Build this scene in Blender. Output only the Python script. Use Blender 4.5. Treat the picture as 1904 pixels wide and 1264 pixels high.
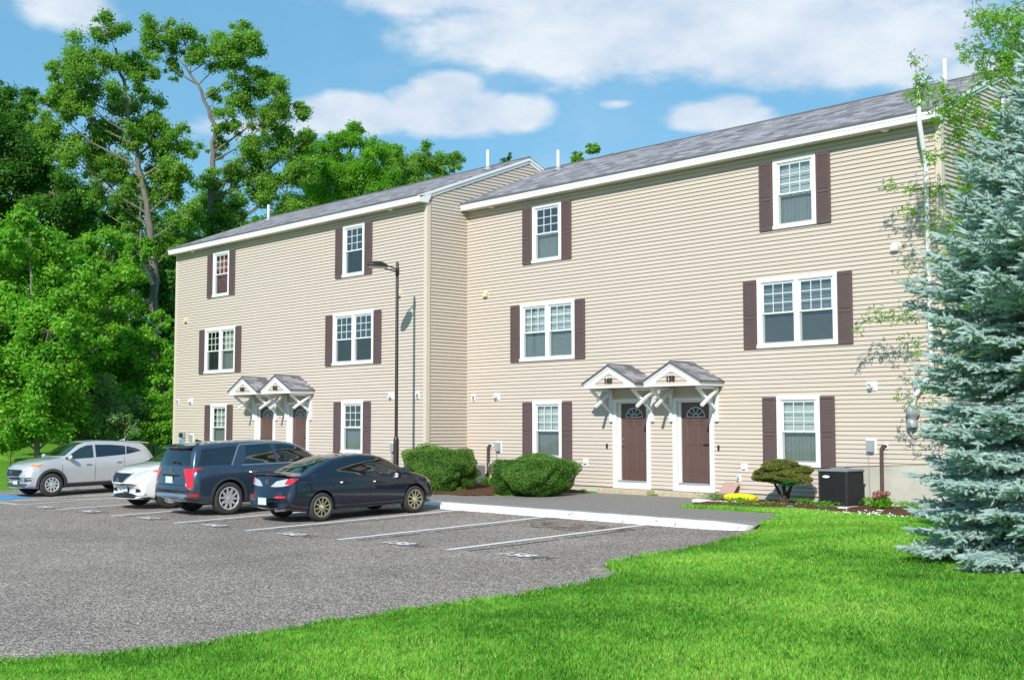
import bpy, bmesh, math, random
import numpy as np
from mathutils import Vector, Matrix
from mathutils.bvhtree import BVHTree
R = math.radians
for o in list(bpy.data.objects): bpy.data.objects.remove(o)
SC = bpy.context.scene; COL = SC.collection

# ------------------------------------------------------------------ camera
CAM = Vector((27.379, -24.316, 1.448)); YAW = .8075; PITCH = .0721; FPX = 2212.8
cd = bpy.data.cameras.new('camera'); cam = bpy.data.objects.new('camera', cd); COL.objects.link(cam)
cd.sensor_width = 36; cd.lens = FPX / 1904 * 36; cd.clip_start = .1; cd.clip_end = 3000
cam.location = CAM; cam.rotation_euler = (math.pi / 2 + PITCH, 0, YAW); SC.camera = cam

# ------------------------------------------------------------------ sky, sun, exposure
SUN = Vector((.53, -1, .78)).normalized()
SUN_EL = math.asin(SUN.z); SUN_ROT = math.atan2(SUN.x, SUN.y)
world = bpy.data.worlds.new('World'); SC.world = world; world.use_nodes = True
nt = world.node_tree; nt.nodes.clear(); N = nt.nodes; L = nt.links
def node(t, **k):
    n = N.new(t)
    for a, b in k.items(): setattr(n, a, b)
    return n
def m_(op, a, b=None, c=None, clamp=False):
    n = N.new('ShaderNodeMath'); n.operation = op; n.use_clamp = clamp
    for i, x in enumerate((a, b, c)):
        if x is None: continue
        if isinstance(x, (int, float)): n.inputs[i].default_value = x
        else: L.new(x, n.inputs[i])
    return n.outputs[0]
sky = node('ShaderNodeTexSky', sky_type='NISHITA', sun_disc=False)
sky.sun_elevation = SUN_EL; sky.sun_rotation = SUN_ROT; sky.air_density = 1.0; sky.dust_density = .3; sky.ozone_density = 2.2; sky.altitude = 50
tc = node('ShaderNodeTexCoord'); sp = node('ShaderNodeSeparateXYZ'); L.new(tc.outputs['Generated'], sp.inputs[0])
az = m_('ARCTAN2', sp.outputs[0], sp.outputs[1]); el = m_('ARCSINE', sp.outputs[2])
cmb = node('ShaderNodeCombineXYZ'); L.new(az, cmb.inputs[0]); L.new(m_('MULTIPLY', el, 1.9), cmb.inputs[1])
def noise(scale, detail=6, rough=.55, off=0):
    n = node('ShaderNodeTexNoise'); n.inputs['Scale'].default_value = scale; n.inputs['Detail'].default_value = detail; n.inputs['Roughness'].default_value = rough
    v = node('ShaderNodeVectorMath', operation='ADD'); L.new(cmb.outputs[0], v.inputs[0]); v.inputs[1].default_value = (off, off * .7, off * .3)
    L.new(v.outputs[0], n.inputs['Vector']); return n.outputs[0]
n1 = noise(11, 8, .58); n2 = noise(34, 7, .6, 3); n3 = noise(5, 6, .6, 9)
# clouds: azimuth, elevation, half width, half height (degrees), weight
CL = [(-38, 18.6, 17, 2.6, 1.5), (-31, 17.4, 9, 2.6, 1.5), (-43, 17.6, 6, 1.5, 1.0), (-49, 20.6, 9, 1.9, 1.1), (-28, 20.5, 9, 3, 1.1), (-49.3, 15.0, 4.0, 1.5, 1.9), (-54.0, 14.7, 4.0, 1.2, 1.8), (-49.4, 16.0, 2.2, 1.1, 1.7), (-46.4, 14.9, 2.4, 1.1, 1.6),
      (-36.4, 14.6, 3.4, .9, 1.6), (-35.6, 15.0, 1.8, .8, 1.4), (-66.6, 18.5, 2.6, 1.15, 1.2), (-68.6, 19.0, 1.2, .6, .8), (-41.1, 15.25, 1.0, .3, .75), (-46.9, 17.2, 1.2, .35, .8), (-61, 23, 5, 1.5, 1), (-24, 15.6, 4, 1.2, .9), (-58.5, 13.9, 5, .7, .75),
      (-90, 22, 14, 4, 1.2), (20, 24, 20, 6, 1.2), (60, 18, 14, 4, 1.2), (110, 26, 18, 5, 1.2), (160, 20, 16, 4, 1.1), (-140, 26, 16, 5, 1.1)]
tot = None
for a0, e0, ra, re, w in CL:
    dx = m_('MULTIPLY', m_('SUBTRACT', az, R(a0)), 1 / R(ra)); dy = m_('MULTIPLY', m_('SUBTRACT', el, R(e0)), 1 / R(re))
    d = m_('SQRT', m_('ADD', m_('MULTIPLY', dx, dx), m_('MULTIPLY', dy, dy)))
    k = m_('MULTIPLY', m_('SUBTRACT', 1.0, d), w)
    k = m_('MAXIMUM', k, -.35)
    tot = k if tot is None else m_('MAXIMUM', tot, k)
dens = m_('ADD', m_('ADD', tot, m_('MULTIPLY', m_('SUBTRACT', n1, .5), 1.7)), m_('MULTIPLY', m_('SUBTRACT', n2, .5), .45))
mask = node('ShaderNodeMapRange', interpolation_type='SMOOTHSTEP'); L.new(dens, mask.inputs[0]); mask.inputs[1].default_value = -.06; mask.inputs[2].default_value = .66; mask.inputs[4].default_value = .84
haze = node('ShaderNodeMapRange', interpolation_type='SMOOTHSTEP'); L.new(n3, haze.inputs[0]); haze.inputs[1].default_value = .45; haze.inputs[2].default_value = .8; haze.inputs[4].default_value = .22
fac = m_('MAXIMUM', mask.outputs[0], haze.outputs[0])
shade = node('ShaderNodeMapRange'); L.new(n1, shade.inputs[0]); shade.inputs[1].default_value = .35; shade.inputs[2].default_value = .65; shade.inputs[3].default_value = 0; shade.inputs[4].default_value = 1
cc = node('ShaderNodeMix', data_type='RGBA'); L.new(shade.outputs[0], cc.inputs[0]); cc.inputs[6].default_value = (5.2, 6.1, 7.3, 1); cc.inputs[7].default_value = (7.8, 8.1, 8.5, 1)
tint = node('ShaderNodeMix', data_type='RGBA', blend_type='MULTIPLY'); tint.inputs[0].default_value = 1; L.new(sky.outputs[0], tint.inputs[6]); tint.inputs[7].default_value = (.84, 1.08, 1.10, 1)
mx = node('ShaderNodeMix', data_type='RGBA'); L.new(fac, mx.inputs[0]); flat = node('ShaderNodeMix', data_type='RGBA'); flat.inputs[0].default_value = .55; L.new(tint.outputs[2], flat.inputs[6]); flat.inputs[7].default_value = (1.75, 4.7, 7.2, 1); L.new(flat.outputs[2], mx.inputs[6]); L.new(cc.outputs[2], mx.inputs[7])
bg = node('ShaderNodeBackground'); bg.inputs[1].default_value = .10; L.new(mx.outputs[2], bg.inputs[0])
wo = node('ShaderNodeOutputWorld'); L.new(bg.outputs[0], wo.inputs[0])
sd = bpy.data.lights.new('sun', 'SUN'); sd.energy = 4.3; sd.angle = R(.55); sd.color = (1, .965, .91)
sun = bpy.data.objects.new('sun', sd); COL.objects.link(sun); sun.rotation_euler = (-SUN).to_track_quat('-Z', 'Y').to_euler(); sun.location = (0, 0, 40)
SC.render.engine = 'CYCLES'; SC.cycles.max_bounces = 8; SC.cycles.transparent_max_bounces = 12
SC.view_settings.view_transform = 'Standard'; SC.view_settings.look = 'None'; SC.view_settings.gamma = 1; SC.view_settings.exposure = .25

# ------------------------------------------------------------------ layout helpers
def ray(u, v):
    f = Vector((-math.sin(YAW) * math.cos(PITCH), math.cos(YAW) * math.cos(PITCH), math.sin(PITCH)))
    rt = Vector((math.cos(YAW), math.sin(YAW), 0)); up = rt.cross(f)
    return f + rt * ((u - 952) / FPX) + up * ((632 - v) / FPX)
def at_depth(u, v, D): return CAM + ray(u, v) * D
def at_y(u, v, y=0):
    d = ray(u, v); return CAM + d * ((y - CAM.y) / d.y)
def lz(y): return -.449 + .0237 * y
ORI = {}
def thing(name, label, cat, loc=(0, 0, 0), group=None, rz=0, local=False):
    o = bpy.data.objects.new(name, None); COL.objects.link(o); o.location = loc; o.rotation_euler = (0, 0, rz)
    o['label'] = label; o['category'] = cat
    if group: o['group'] = group
    ORI[o] = Vector((0, 0, 0)) if local else Vector(loc)
    o.empty_display_size = .2
    return o
def link(name, me, mats, parent=None):
    o = bpy.data.objects.new(name, me); COL.objects.link(o)
    for m in (mats if isinstance(mats, (list, tuple)) else [mats]): me.materials.append(m)
    if parent is not None:
        off = ORI.get(parent, Vector((0, 0, 0)))
        if off.length: me.transform(Matrix.Translation(-off))
        o.parent = parent; ORI[o] = off
    else: ORI[o] = Vector((0, 0, 0))
    return o
def tag(o, label=None, cat=None, group=None, kind=None):
    for k, v in (('label', label), ('category', cat), ('group', group), ('kind', kind)):
        if v: o[k] = v
    return o
class MB:
    def __init__(s): s.v = []; s.f = []; s.m = []
    def add(s, vs, fs, mi=0):
        b = len(s.v); s.v += [tuple(v) for v in vs]
        for f in fs: s.f.append(tuple(b + i for i in f)); s.m.append(mi)
        return s
    def box(s, x0, x1, y0, y1, z0, z1, mi=0):
        return s.add([(x0, y0, z0), (x1, y0, z0), (x1, y1, z0), (x0, y1, z0), (x0, y0, z1), (x1, y0, z1), (x1, y1, z1), (x0, y1, z1)],
                     [(0, 3, 2, 1), (4, 5, 6, 7), (0, 1, 5, 4), (1, 2, 6, 5), (2, 3, 7, 6), (3, 0, 4, 7)], mi)
    def beam(s, a, b, w, h, up=(0, 0, 1), mi=0):
        a = Vector(a); b = Vector(b); d = (b - a).normalized(); sd_ = d.cross(Vector(up)).normalized(); u = sd_.cross(d)
        vs = []
        for p in (a, b):
            for i, j in ((-1, -1), (1, -1), (1, 1), (-1, 1)): vs.append(p + sd_ * (i * w / 2) + u * (j * h / 2))
        return s.add(vs, [(0, 1, 2, 3), (7, 6, 5, 4), (0, 4, 5, 1), (1, 5, 6, 2), (2, 6, 7, 3), (3, 7, 4, 0)], mi)
    def prism(s, pts, ax, a0, a1, mi=0):
        n = len(pts); vs = []
        for a in (a0, a1):
            for p, q in pts: vs.append({'x': (a, p, q), 'y': (p, a, q), 'z': (p, q, a)}[ax])
        fs = [tuple(range(n)), tuple(range(2 * n - 1, n - 1, -1))] + [(i, n + i, n + (i + 1) % n, (i + 1) % n) for i in range(n)]
        return s.add(vs, fs, mi)
    def tube(s, path, r, n=8, mi=0, cap=True):
        path = [Vector(p) for p in path]; rs = r if isinstance(r, (list, tuple)) else [r] * len(path); vs = []; prev = None
        for i, p in enumerate(path):
            d = (path[min(i + 1, len(path) - 1)] - path[max(i - 1, 0)]).normalized()
            if prev is None:
                a = d.cross(Vector((0, 0, 1)));
                if a.length < .05: a = d.cross(Vector((1, 0, 0)))
            else: a = prev - d * prev.dot(d)
            a.normalize(); prev = a; b = d.cross(a)
            for k in range(n):
                t = 2 * math.pi * k / n; vs.append(p + (a * math.cos(t) + b * math.sin(t)) * rs[i])
        fs = []
        for i in range(len(path) - 1):
            for k in range(n): fs.append((i * n + k, i * n + (k + 1) % n, (i + 1) * n + (k + 1) % n, (i + 1) * n + k))
        if cap: fs += [tuple(range(n - 1, -1, -1)), tuple((len(path) - 1) * n + k for k in range(n))]
        return s.add(vs, fs, mi)
    def lathe(s, prof, c=(0, 0, 0), ax='z', n=32, mi=0, closed=False):
        vs = []
        for r, h in prof:
            for k in range(n):
                t = 2 * math.pi * k / n; a, b = r * math.cos(t), r * math.sin(t)
                p = {'z': (a, b, h), 'x': (h, a, b), 'y': (a, h, b)}[ax]; vs.append((p[0] + c[0], p[1] + c[1], p[2] + c[2]))
        m = len(prof); fs = []
        for i in range(m if closed else m - 1):
            j = (i + 1) % m
            for k in range(n): fs.append((i * n + k, i * n + (k + 1) % n, j * n + (k + 1) % n, j * n + k))
        return s.add(vs, fs, mi)
    def build(s, name, mats, parent=None, smooth=False, bevel=0, seg=2):
        me = bpy.data.meshes.new(name); me.from_pydata(s.v, [], s.f)
        me.polygons.foreach_set('material_index', s.m)
        bm = bmesh.new(); bm.from_mesh(me); bmesh.ops.recalc_face_normals(bm, faces=bm.faces); bm.to_mesh(me); bm.free()
        if smooth:
            me.polygons.foreach_set('use_smooth', [True] * len(me.polygons))
            try: me.set_sharp_from_angle(angle=R(40))
            except Exception: pass
        o = link(name, me, mats, parent)
        if bevel:
            b = o.modifiers.new('bevel', 'BEVEL'); b.width = bevel; b.segments = seg; b.limit_method = 'ANGLE'
        return o
def np_mesh(name, V, F, var=None, smooth=False):
    V = np.asarray(V, np.float32).reshape(-1, 3); F = np.asarray(F, np.int32); k = F.shape[1]; n = len(F)
    me = bpy.data.meshes.new(name); me.vertices.add(len(V)); me.vertices.foreach_set('co', V.ravel())
    me.loops.add(n * k); me.loops.foreach_set('vertex_index', F.ravel()); me.polygons.add(n)
    me.polygons.foreach_set('loop_start', np.arange(0, n * k, k, dtype=np.int32))
    if smooth: me.polygons.foreach_set('use_smooth', np.ones(n, bool))
    me.update(calc_edges=True)
    if var is not None:
        at = me.attributes.new('var', 'FLOAT', 'FACE'); at.data.foreach_set('value', np.asarray(var, np.float32))
    return me

# ------------------------------------------------------------------ materials
def mat(name, col, rough=.6, metal=0, spec=.5, nscale=0, namt=.12, bump=0, bscale=None, coat=0, stretch=None, trans=0):
    m = bpy.data.materials.new(name); m.use_nodes = True; t = m.node_tree; b = t.nodes['Principled BSDF']
    b.inputs['Base Color'].default_value = (*col, 1); b.inputs['Roughness'].default_value = rough; b.inputs['Metallic'].default_value = metal
    b.inputs['Specular IOR Level'].default_value = spec; b.inputs['Coat Weight'].default_value = coat; b.inputs['Coat Roughness'].default_value = .03
    tcn = t.nodes.new('ShaderNodeTexCoord'); src = tcn.outputs['Object']
    if stretch:
        mp = t.nodes.new('ShaderNodeMapping'); mp.inputs['Scale'].default_value = stretch; t.links.new(src, mp.inputs[0]); src = mp.outputs[0]
    if nscale:
        n = t.nodes.new('ShaderNodeTexNoise'); n.inputs['Scale'].default_value = nscale; n.inputs['Detail'].default_value = 6; n.inputs['Roughness'].default_value = .65; t.links.new(src, n.inputs['Vector'])
        r = t.nodes.new('ShaderNodeMapRange'); r.inputs[1].default_value = .3; r.inputs[2].default_value = .7; r.inputs[3].default_value = 1 - namt; r.inputs[4].default_value = 1 + namt; t.links.new(n.outputs[0], r.inputs[0])
        x = t.nodes.new('ShaderNodeVectorMath'); x.operation = 'SCALE'; x.inputs[0].default_value = col; t.links.new(r.outputs[0], x.inputs['Scale']); t.links.new(x.outputs[0], b.inputs['Base Color'])
    if bump:
        n = t.nodes.new('ShaderNodeTexNoise'); n.inputs['Scale'].default_value = bscale or nscale or 20; n.inputs['Detail'].default_value = 5; t.links.new(src, n.inputs['Vector'])
        u = t.nodes.new('ShaderNodeBump'); u.inputs['Strength'].default_value = bump; u.inputs['Distance'].default_value = .02; t.links.new(n.outputs[0], u.inputs['Height']); t.links.new(u.outputs[0], b.inputs['Normal'])
    return m
def nd(m, t): return m.node_tree.nodes.new(t)
def leafmat(name, c0, c1, rough=.5, tr=.35, spec=.35, c2=None):
    m = bpy.data.materials.new(name); m.use_nodes = True; t = m.node_tree; b = t.nodes['Principled BSDF']; out = t.nodes['Material Output']
    a = nd(m, 'ShaderNodeAttribute'); a.attribute_name = 'var'
    cr = nd(m, 'ShaderNodeValToRGB'); e = cr.color_ramp.elements; e[0].color = (*c0, 1); e[1].color = (*c1, 1)
    if c2: x = e.new(.93); x.color = (*c1, 1); e[2].color = (*c2, 1)
    t.links.new(a.outputs['Fac'], cr.inputs[0]); t.links.new(cr.outputs[0], b.inputs['Base Color']); b.inputs['Roughness'].default_value = rough; b.inputs['Specular IOR Level'].default_value = spec
    tl = nd(m, 'ShaderNodeBsdfTranslucent'); g = nd(m, 'ShaderNodeMix'); g.data_type = 'RGBA'; g.blend_type = 'MULTIPLY'; g.inputs[0].default_value = 1; t.links.new(cr.outputs[0], g.inputs[6]); g.inputs[7].default_value = (1.5, 1.7, .6, 1)
    t.links.new(g.outputs[2], tl.inputs[0]); ms = nd(m, 'ShaderNodeMixShader'); ms.inputs[0].default_value = tr
    t.links.new(b.outputs[0], ms.inputs[1]); t.links.new(tl.outputs[0], ms.inputs[2]); t.links.new(ms.outputs[0], out.inputs[0])
    return m
def glassmat(name, tint, base=.06, refl=.9, rough=.0, spec_col=(1, 1, 1)):
    m = bpy.data.materials.new(name); m.use_nodes = True; t = m.node_tree; t.nodes.remove(t.nodes['Principled BSDF']); out = t.nodes['Material Output']
    tr = nd(m, 'ShaderNodeBsdfTransparent'); tr.inputs[0].default_value = (*tint, 1); gl = nd(m, 'ShaderNodeBsdfGlossy'); gl.inputs[0].default_value = (*spec_col, 1); gl.inputs['Roughness'].default_value = rough
    lw = nd(m, 'ShaderNodeLayerWeight'); lw.inputs[0].default_value = .5; pw = nd(m, 'ShaderNodeMath'); pw.operation = 'POWER'; pw.inputs[1].default_value = 4.0; t.links.new(lw.outputs['Facing'], pw.inputs[0])
    r = nd(m, 'ShaderNodeMath'); r.operation = 'MULTIPLY_ADD'; r.inputs[1].default_value = refl; r.inputs[2].default_value = base; r.use_clamp = True; t.links.new(pw.outputs[0], r.inputs[0])
    ms = nd(m, 'ShaderNodeMixShader'); t.links.new(r.outputs[0], ms.inputs[0]); t.links.new(tr.outputs[0], ms.inputs[1]); t.links.new(gl.outputs[0], ms.inputs[2]); t.links.new(ms.outputs[0], out.inputs[0])
    return m
def shingle_mat(name, ax):
    m = bpy.data.materials.new(name); m.use_nodes = True; t = m.node_tree; b = t.nodes['Principled BSDF']; b.inputs['Roughness'].default_value = .9; b.inputs['Specular IOR Level'].default_value = .2
    tcn = nd(m, 'ShaderNodeTexCoord'); s = nd(m, 'ShaderNodeSeparateXYZ'); t.links.new(tcn.outputs['Object'], s.inputs[0]); c = nd(m, 'ShaderNodeCombineXYZ')
    t.links.new(s.outputs[0 if ax == 'x' else 1], c.inputs[0]); t.links.new(s.outputs[1 if ax == 'x' else 0], c.inputs[1])
    br = nd(m, 'ShaderNodeTexBrick'); br.offset = .37; br.inputs['Scale'].default_value = 1; br.inputs['Brick Width'].default_value = .34; br.inputs['Row Height'].default_value = .15; br.inputs['Mortar Size'].default_value = .004; br.inputs['Bias'].default_value = .0
    br.inputs['Color1'].default_value = (.11, .107, .118, 1); br.inputs['Color2'].default_value = (.37, .35, .365, 1); br.inputs['Mortar'].default_value = (.07, .065, .07, 1)
    t.links.new(c.outputs[0], br.inputs['Vector'])
    n = nd(m, 'ShaderNodeTexNoise'); n.inputs['Scale'].default_value = 9; n.inputs['Detail'].default_value = 8; n.inputs['Roughness'].default_value = .7; mp = nd(m, 'ShaderNodeMapping'); mp.inputs['Scale'].default_value = (.7, 1.4, 1); t.links.new(c.outputs[0], mp.inputs[0]); t.links.new(mp.outputs[0], n.inputs['Vector'])
    cr = nd(m, 'ShaderNodeValToRGB'); e = cr.color_ramp.elements; e[0].position = .35; e[0].color = (.15, .15, .16, 1); e[1].position = .68; e[1].color = (.42, .41, .41, 1); t.links.new(n.outputs[0], cr.inputs[0])
    x = nd(m, 'ShaderNodeMix'); x.data_type = 'RGBA'; x.inputs[0].default_value = .10; t.links.new(br.outputs[0], x.inputs[6]); t.links.new(cr.outputs[0], x.inputs[7]); t.links.new(x.outputs[2], b.inputs['Base Color'])
    u = nd(m, 'ShaderNodeBump'); u.inputs['Strength'].default_value = .5; u.inputs['Distance'].default_value = .01; t.links.new(br.outputs['Fac'], u.inputs['Height']); u.invert = True; t.links.new(u.outputs[0], b.inputs['Normal'])
    return m
def worn(name, col, under, scale=14, thr=.42, soft=.06, rough=.8):
    m = bpy.data.materials.new(name); m.use_nodes = True; t = m.node_tree; b = t.nodes['Principled BSDF']; b.inputs['Roughness'].default_value = rough
    tcn = nd(m, 'ShaderNodeTexCoord'); n = nd(m, 'ShaderNodeTexNoise'); n.inputs['Scale'].default_value = scale; n.inputs['Detail'].default_value = 9; n.inputs['Roughness'].default_value = .75; t.links.new(tcn.outputs['Object'], n.inputs['Vector'])
    cr = nd(m, 'ShaderNodeValToRGB'); e = cr.color_ramp.elements; e[0].position = thr - soft; e[0].color = (*under, 1); e[1].position = thr + soft; e[1].color = (*col, 1); t.links.new(n.outputs[0], cr.inputs[0]); t.links.new(cr.outputs[0], b.inputs['Base Color'])
    return m
def ragged(name, col, scale=14, thr=.5, soft=.08, rough=.85):
    m = worn(name, col, tuple(c * .9 for c in col), scale, thr, soft, rough); t = m.node_tree; b = t.nodes['Principled BSDF']
    n = [x for x in t.nodes if x.type == 'TEX_NOISE'][0]; r = nd(m, 'ShaderNodeMapRange'); r.inputs[1].default_value = thr - soft; r.inputs[2].default_value = thr + soft; t.links.new(n.outputs[0], r.inputs[0]); t.links.new(r.outputs[0], b.inputs['Alpha'])
    return m

def siding_mat():
    m = mat('siding', (.556, .478, .406), .5, 0, .3, 1.0, .05, 0, stretch=(.5, .5, 9.84)); return m
M = {}
M['siding'] = siding_mat()
M['trim'] = mat('trim_white', (.80, .80, .79), .45, 0, .4, 2, .03)
M['corner'] = mat('corner_tan', (.62, .54, .44), .5, 0, .3, 2, .02)
M['soffit'] = mat('soffit_vinyl', (.74, .70, .62), .5, nscale=3, namt=.03)
M['shutter'] = mat('shutter_brown', (.120, .078, .076), .5, 0, .4, 5, .06)
M['door'] = mat('door_brown', (.118, .066, .056), .4, 0, .45, 14, .10, stretch=(1, 1, .12), bump=.15)
M['vinyl'] = mat('vinyl_window', (.78, .79, .78), .3, nscale=3, namt=.02)
M['muntin'] = mat('muntin', (.70, .72, .70), .3, nscale=3, namt=.02)
M['pane'] = glassmat('window_glass', (.84, .90, .89), .20, .9)
M['screen'] = glassmat('insect_screen', (.66, .68, .69), .06, .2, .5)
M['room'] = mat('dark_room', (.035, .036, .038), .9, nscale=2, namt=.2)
M['blind'] = mat('blind_white', (.72, .74, .72), .5, nscale=3, namt=.04)
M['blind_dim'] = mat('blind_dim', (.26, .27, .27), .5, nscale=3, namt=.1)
M['curtain'] = mat('curtain_grey', (.50, .50, .47), .8, nscale=8, namt=.08)
M['redcloth'] = mat('curtain_red', (.42, .12, .14), .8, nscale=6, namt=.3)
M['concrete'] = mat('concrete', (.50, .475, .41), .85, 0, .3, 1.6, .16, .25, 30)
M['stoop'] = mat('stoop_stone', (.48, .40, .28), .85, 0, .3, 6, .22, .5, 40)
M['shingle'] = shingle_mat('roof_shingle', 'x'); M['shingle_y'] = shingle_mat('canopy_shingle', 'y')
M['drip'] = mat('roof_edge', (.12, .115, .125), .6, nscale=5, namt=.1)
M['darkmetal'] = mat('bronze_metal', (.042, .032, .030), .42, .3, .5, 6, .1)
M['pipewhite'] = mat('pvc_white', (.80, .81, .82), .3, nscale=4, namt=.03)
M['black'] = mat('black_plastic', (.012, .012, .013), .45, nscale=8, namt=.1)
M['tyre'] = mat('tyre_rubber', (.035, .034, .034), .8, nscale=20, namt=.15)
M['greybox'] = mat('grey_metal_box', (.36, .38, .40), .45, .2, nscale=6, namt=.05)
M['cable'] = mat('brown_insulation', (.085, .05, .045), .7, nscale=20, namt=.15)
M['yellowvent'] = mat('yellowed_vent', (.62, .58, .36), .5, nscale=8, namt=.05)
M['brass'] = mat('satin_nickel', (.65, .6, .52), .25, 1, nscale=5, namt=.05)
M['mulch'] = mat('mulch', (.125, .060, .040), .95, 0, .1, 34, .65, 1, 60)
M['bark'] = mat('bark', (.19, .17, .145), .9, 0, .2, 7, .35, .9, 14, stretch=(3, 3, .5))
M['barkpale'] = mat('dead_wood', (.42, .36, .30), .9, 0, .2, 7, .2, .5, 14)
M['barkdark'] = mat('twig_bark', (.085, .055, .04), .9, 0, .2, 12, .25, .6, 20)
M['chrome'] = mat('chrome', (.75, .76, .78), .12, 1, nscale=5, namt=.03)

# ================================================================== GROUND
LOT = [(13.75, -4.55), (14.25, -5.4), (14.85, -7.9), (14.95, -9.6), (15.1, -10.55), (16.0, -11.15), (16.22, -12.3), (16.18, -13.45), (16.02, -16.1), (16.0, -18.4), (15.25, -19.7), (13.2, -21.2), (10, -23), (4, -26), (-12, -40), (-26, -40), (-13.4, -13), (-12.5, -9.3), (-12.3, -4.8)]
WALK = [(-12.3, -5.0), (-12.3, -3.4), (1.5, -3.45), (3.4, -3.15), (4.6, -2.4), (5.1, -.35), (9.6, -.35), (9.9, -1.75), (10.3, -2.75), (11.5, -2.75), (13.0, -2.75), (13.75, -4.4), (13.78, -4.9)]
def seg_sd(X, Y, P):
    """signed distance to polygon (positive outside)"""
    d = np.full(X.shape, 1e9); ins = np.zeros(X.shape, bool); n = len(P)
    for i in range(n):
        ax, ay = P[i]; bx, by = P[(i + 1) % n]; ex, ey = bx - ax, by - ay
        t = np.clip(((X - ax) * ex + (Y - ay) * ey) / (ex * ex + ey * ey), 0, 1)
        d = np.minimum(d, np.hypot(X - ax - t * ex, Y - ay - t * ey))
        c = (ay > Y) != (by > Y); xi = ax + (Y - ay) / np.where(abs(ey) < 1e-9, 1e-9, ey) * ex
        ins ^= c & (X < xi)
    return np.where(ins, -d, d)
def sm(t): t = np.clip(t, 0, 1); return t * t * (3 - 2 * t)
def wob(X, Y): return .05 * np.sin(X * 2.1 + Y * 1.3) + .04 * np.sin(X * 5.3 - Y * 3.7) + .03 * np.sin(X * 9.7 + Y * 11.3)
def base_z(X, Y):
    a = -.449 + .0237 * Y; b = -.45 + .11 * (Y + 4.8) / 4.8
    z = np.where(Y > -4.8, b, a)
    return np.minimum(z, -.34 + .004 * np.clip(Y, 0, 100))
def ground_z(X, Y):
    z = base_z(X, Y); lawn = z + .02
    sl = seg_sd(X, Y, LOT) + wob(X, Y) * .6
    lotlike = -.449 + .0237 * Y
    right = (X > 12)
    lawn = np.where(right & (Y < -2), np.where(Y < -4.8, lotlike + .02, lawn) + .12 * sm(np.clip(sl, 0, 9) / 2.2) * sm((-Y - 3.0) / 2), lawn)
    lawn = lawn + np.clip(-13 - X, 0, 24) * .052 * 1.0 + np.clip(Y - 2, 0, 40) * .008
    lawn = lawn + .015 * np.sin(X * .9) * np.sin(Y * 1.1 + 1)
    g = np.where(sl < 0, np.maximum(sl * .5, -.10) + np.minimum(lotlike, lawn), np.minimum(lawn, lotlike + np.where(Y > -4.8, 1, 0) * 1 + .02 + sl * .8))
    sw = seg_sd(X, Y, WALK) + wob(X, Y) * .5
    g = np.where(sw < .06, np.minimum(g, base_z(X, Y) - .03), g)
    return g
def grid_axis(pts):
    out = []
    for a, b, s in pts: n = max(1, int(round((b - a) / s))); out += list(np.linspace(a, b, n, endpoint=False))
    out.append(pts[-1][1]); return np.array(out)
gx = grid_axis([(-1500, -100, 140), (-100, -40, 6), (-40, -14, .9), (-14, 10, .35), (10, 24, .10), (24, 30, .5), (30, 80, 5), (80, 1500, 140)])
gy = grid_axis([(-1500, -80, 140), (-80, -24, 4), (-24, 1, .10), (1, 20, 1), (20, 100, 6), (100, 1500, 140)])
GX, GY = np.meshgrid(gx, gy); GZ = ground_z(GX, GY)
nx, ny = len(gx), len(gy); idx = np.arange(nx * ny).reshape(ny, nx)
F = np.stack([idx[:-1, :-1], idx[:-1, 1:], idx[1:, 1:], idx[1:, :-1]], -1).reshape(-1, 4)
gm = bpy.data.materials.new('lawn_ground'); gm.use_nodes = True; t = gm.node_tree; b = t.nodes['Principled BSDF']; b.inputs['Roughness'].default_value = .95; b.inputs['Specular IOR Level'].default_value = .1
g_tc = nd(gm, 'ShaderNodeTexCoord')
def gnoise(s, d=5):
    n = nd(gm, 'ShaderNodeTexNoise'); n.inputs['Scale'].default_value = s; n.inputs['Detail'].default_value = d; n.inputs['Roughness'].default_value = .7; t.links.new(g_tc.outputs['Object'], n.inputs['Vector']); return n.outputs[0]
cr = nd(gm, 'ShaderNodeValToRGB'); e = cr.color_ramp.elements; e[0].position = .3; e[0].color = (.075, .20, .016, 1); e[1].position = .7; e[1].color = (.19, .42, .040, 1); t.links.new(gnoise(14), cr.inputs[0])
c2 = nd(gm, 'ShaderNodeValToRGB'); e = c2.color_ramp.elements; e[0].position = .55; e[0].color = (0, 0, 0, 1); e[1].position = .75; e[1].color = (.6, .6, .6, 1); t.links.new(gnoise(.7), c2.inputs[0])
mxx = nd(gm, 'ShaderNodeMix'); mxx.data_type = 'RGBA'; t.links.new(c2.outputs[0], mxx.inputs[0]); t.links.new(cr.outputs[0], mxx.inputs[6]); mxx.inputs[7].default_value = (.20, .20, .06, 1); t.links.new(mxx.outputs[2], b.inputs['Base Color'])
bu = nd(gm, 'ShaderNodeBump'); bu.inputs['Strength'].default_value = .8; bu.inputs['Distance'].default_value = .05; t.links.new(gnoise(40), bu.inputs['Height']); t.links.new(bu.outputs[0], b.inputs['Normal'])
me = np_mesh('ground', np.stack([GX, GY, GZ], -1), F, smooth=True); o = link('ground', me, gm); tag(o, kind='structure')

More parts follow.
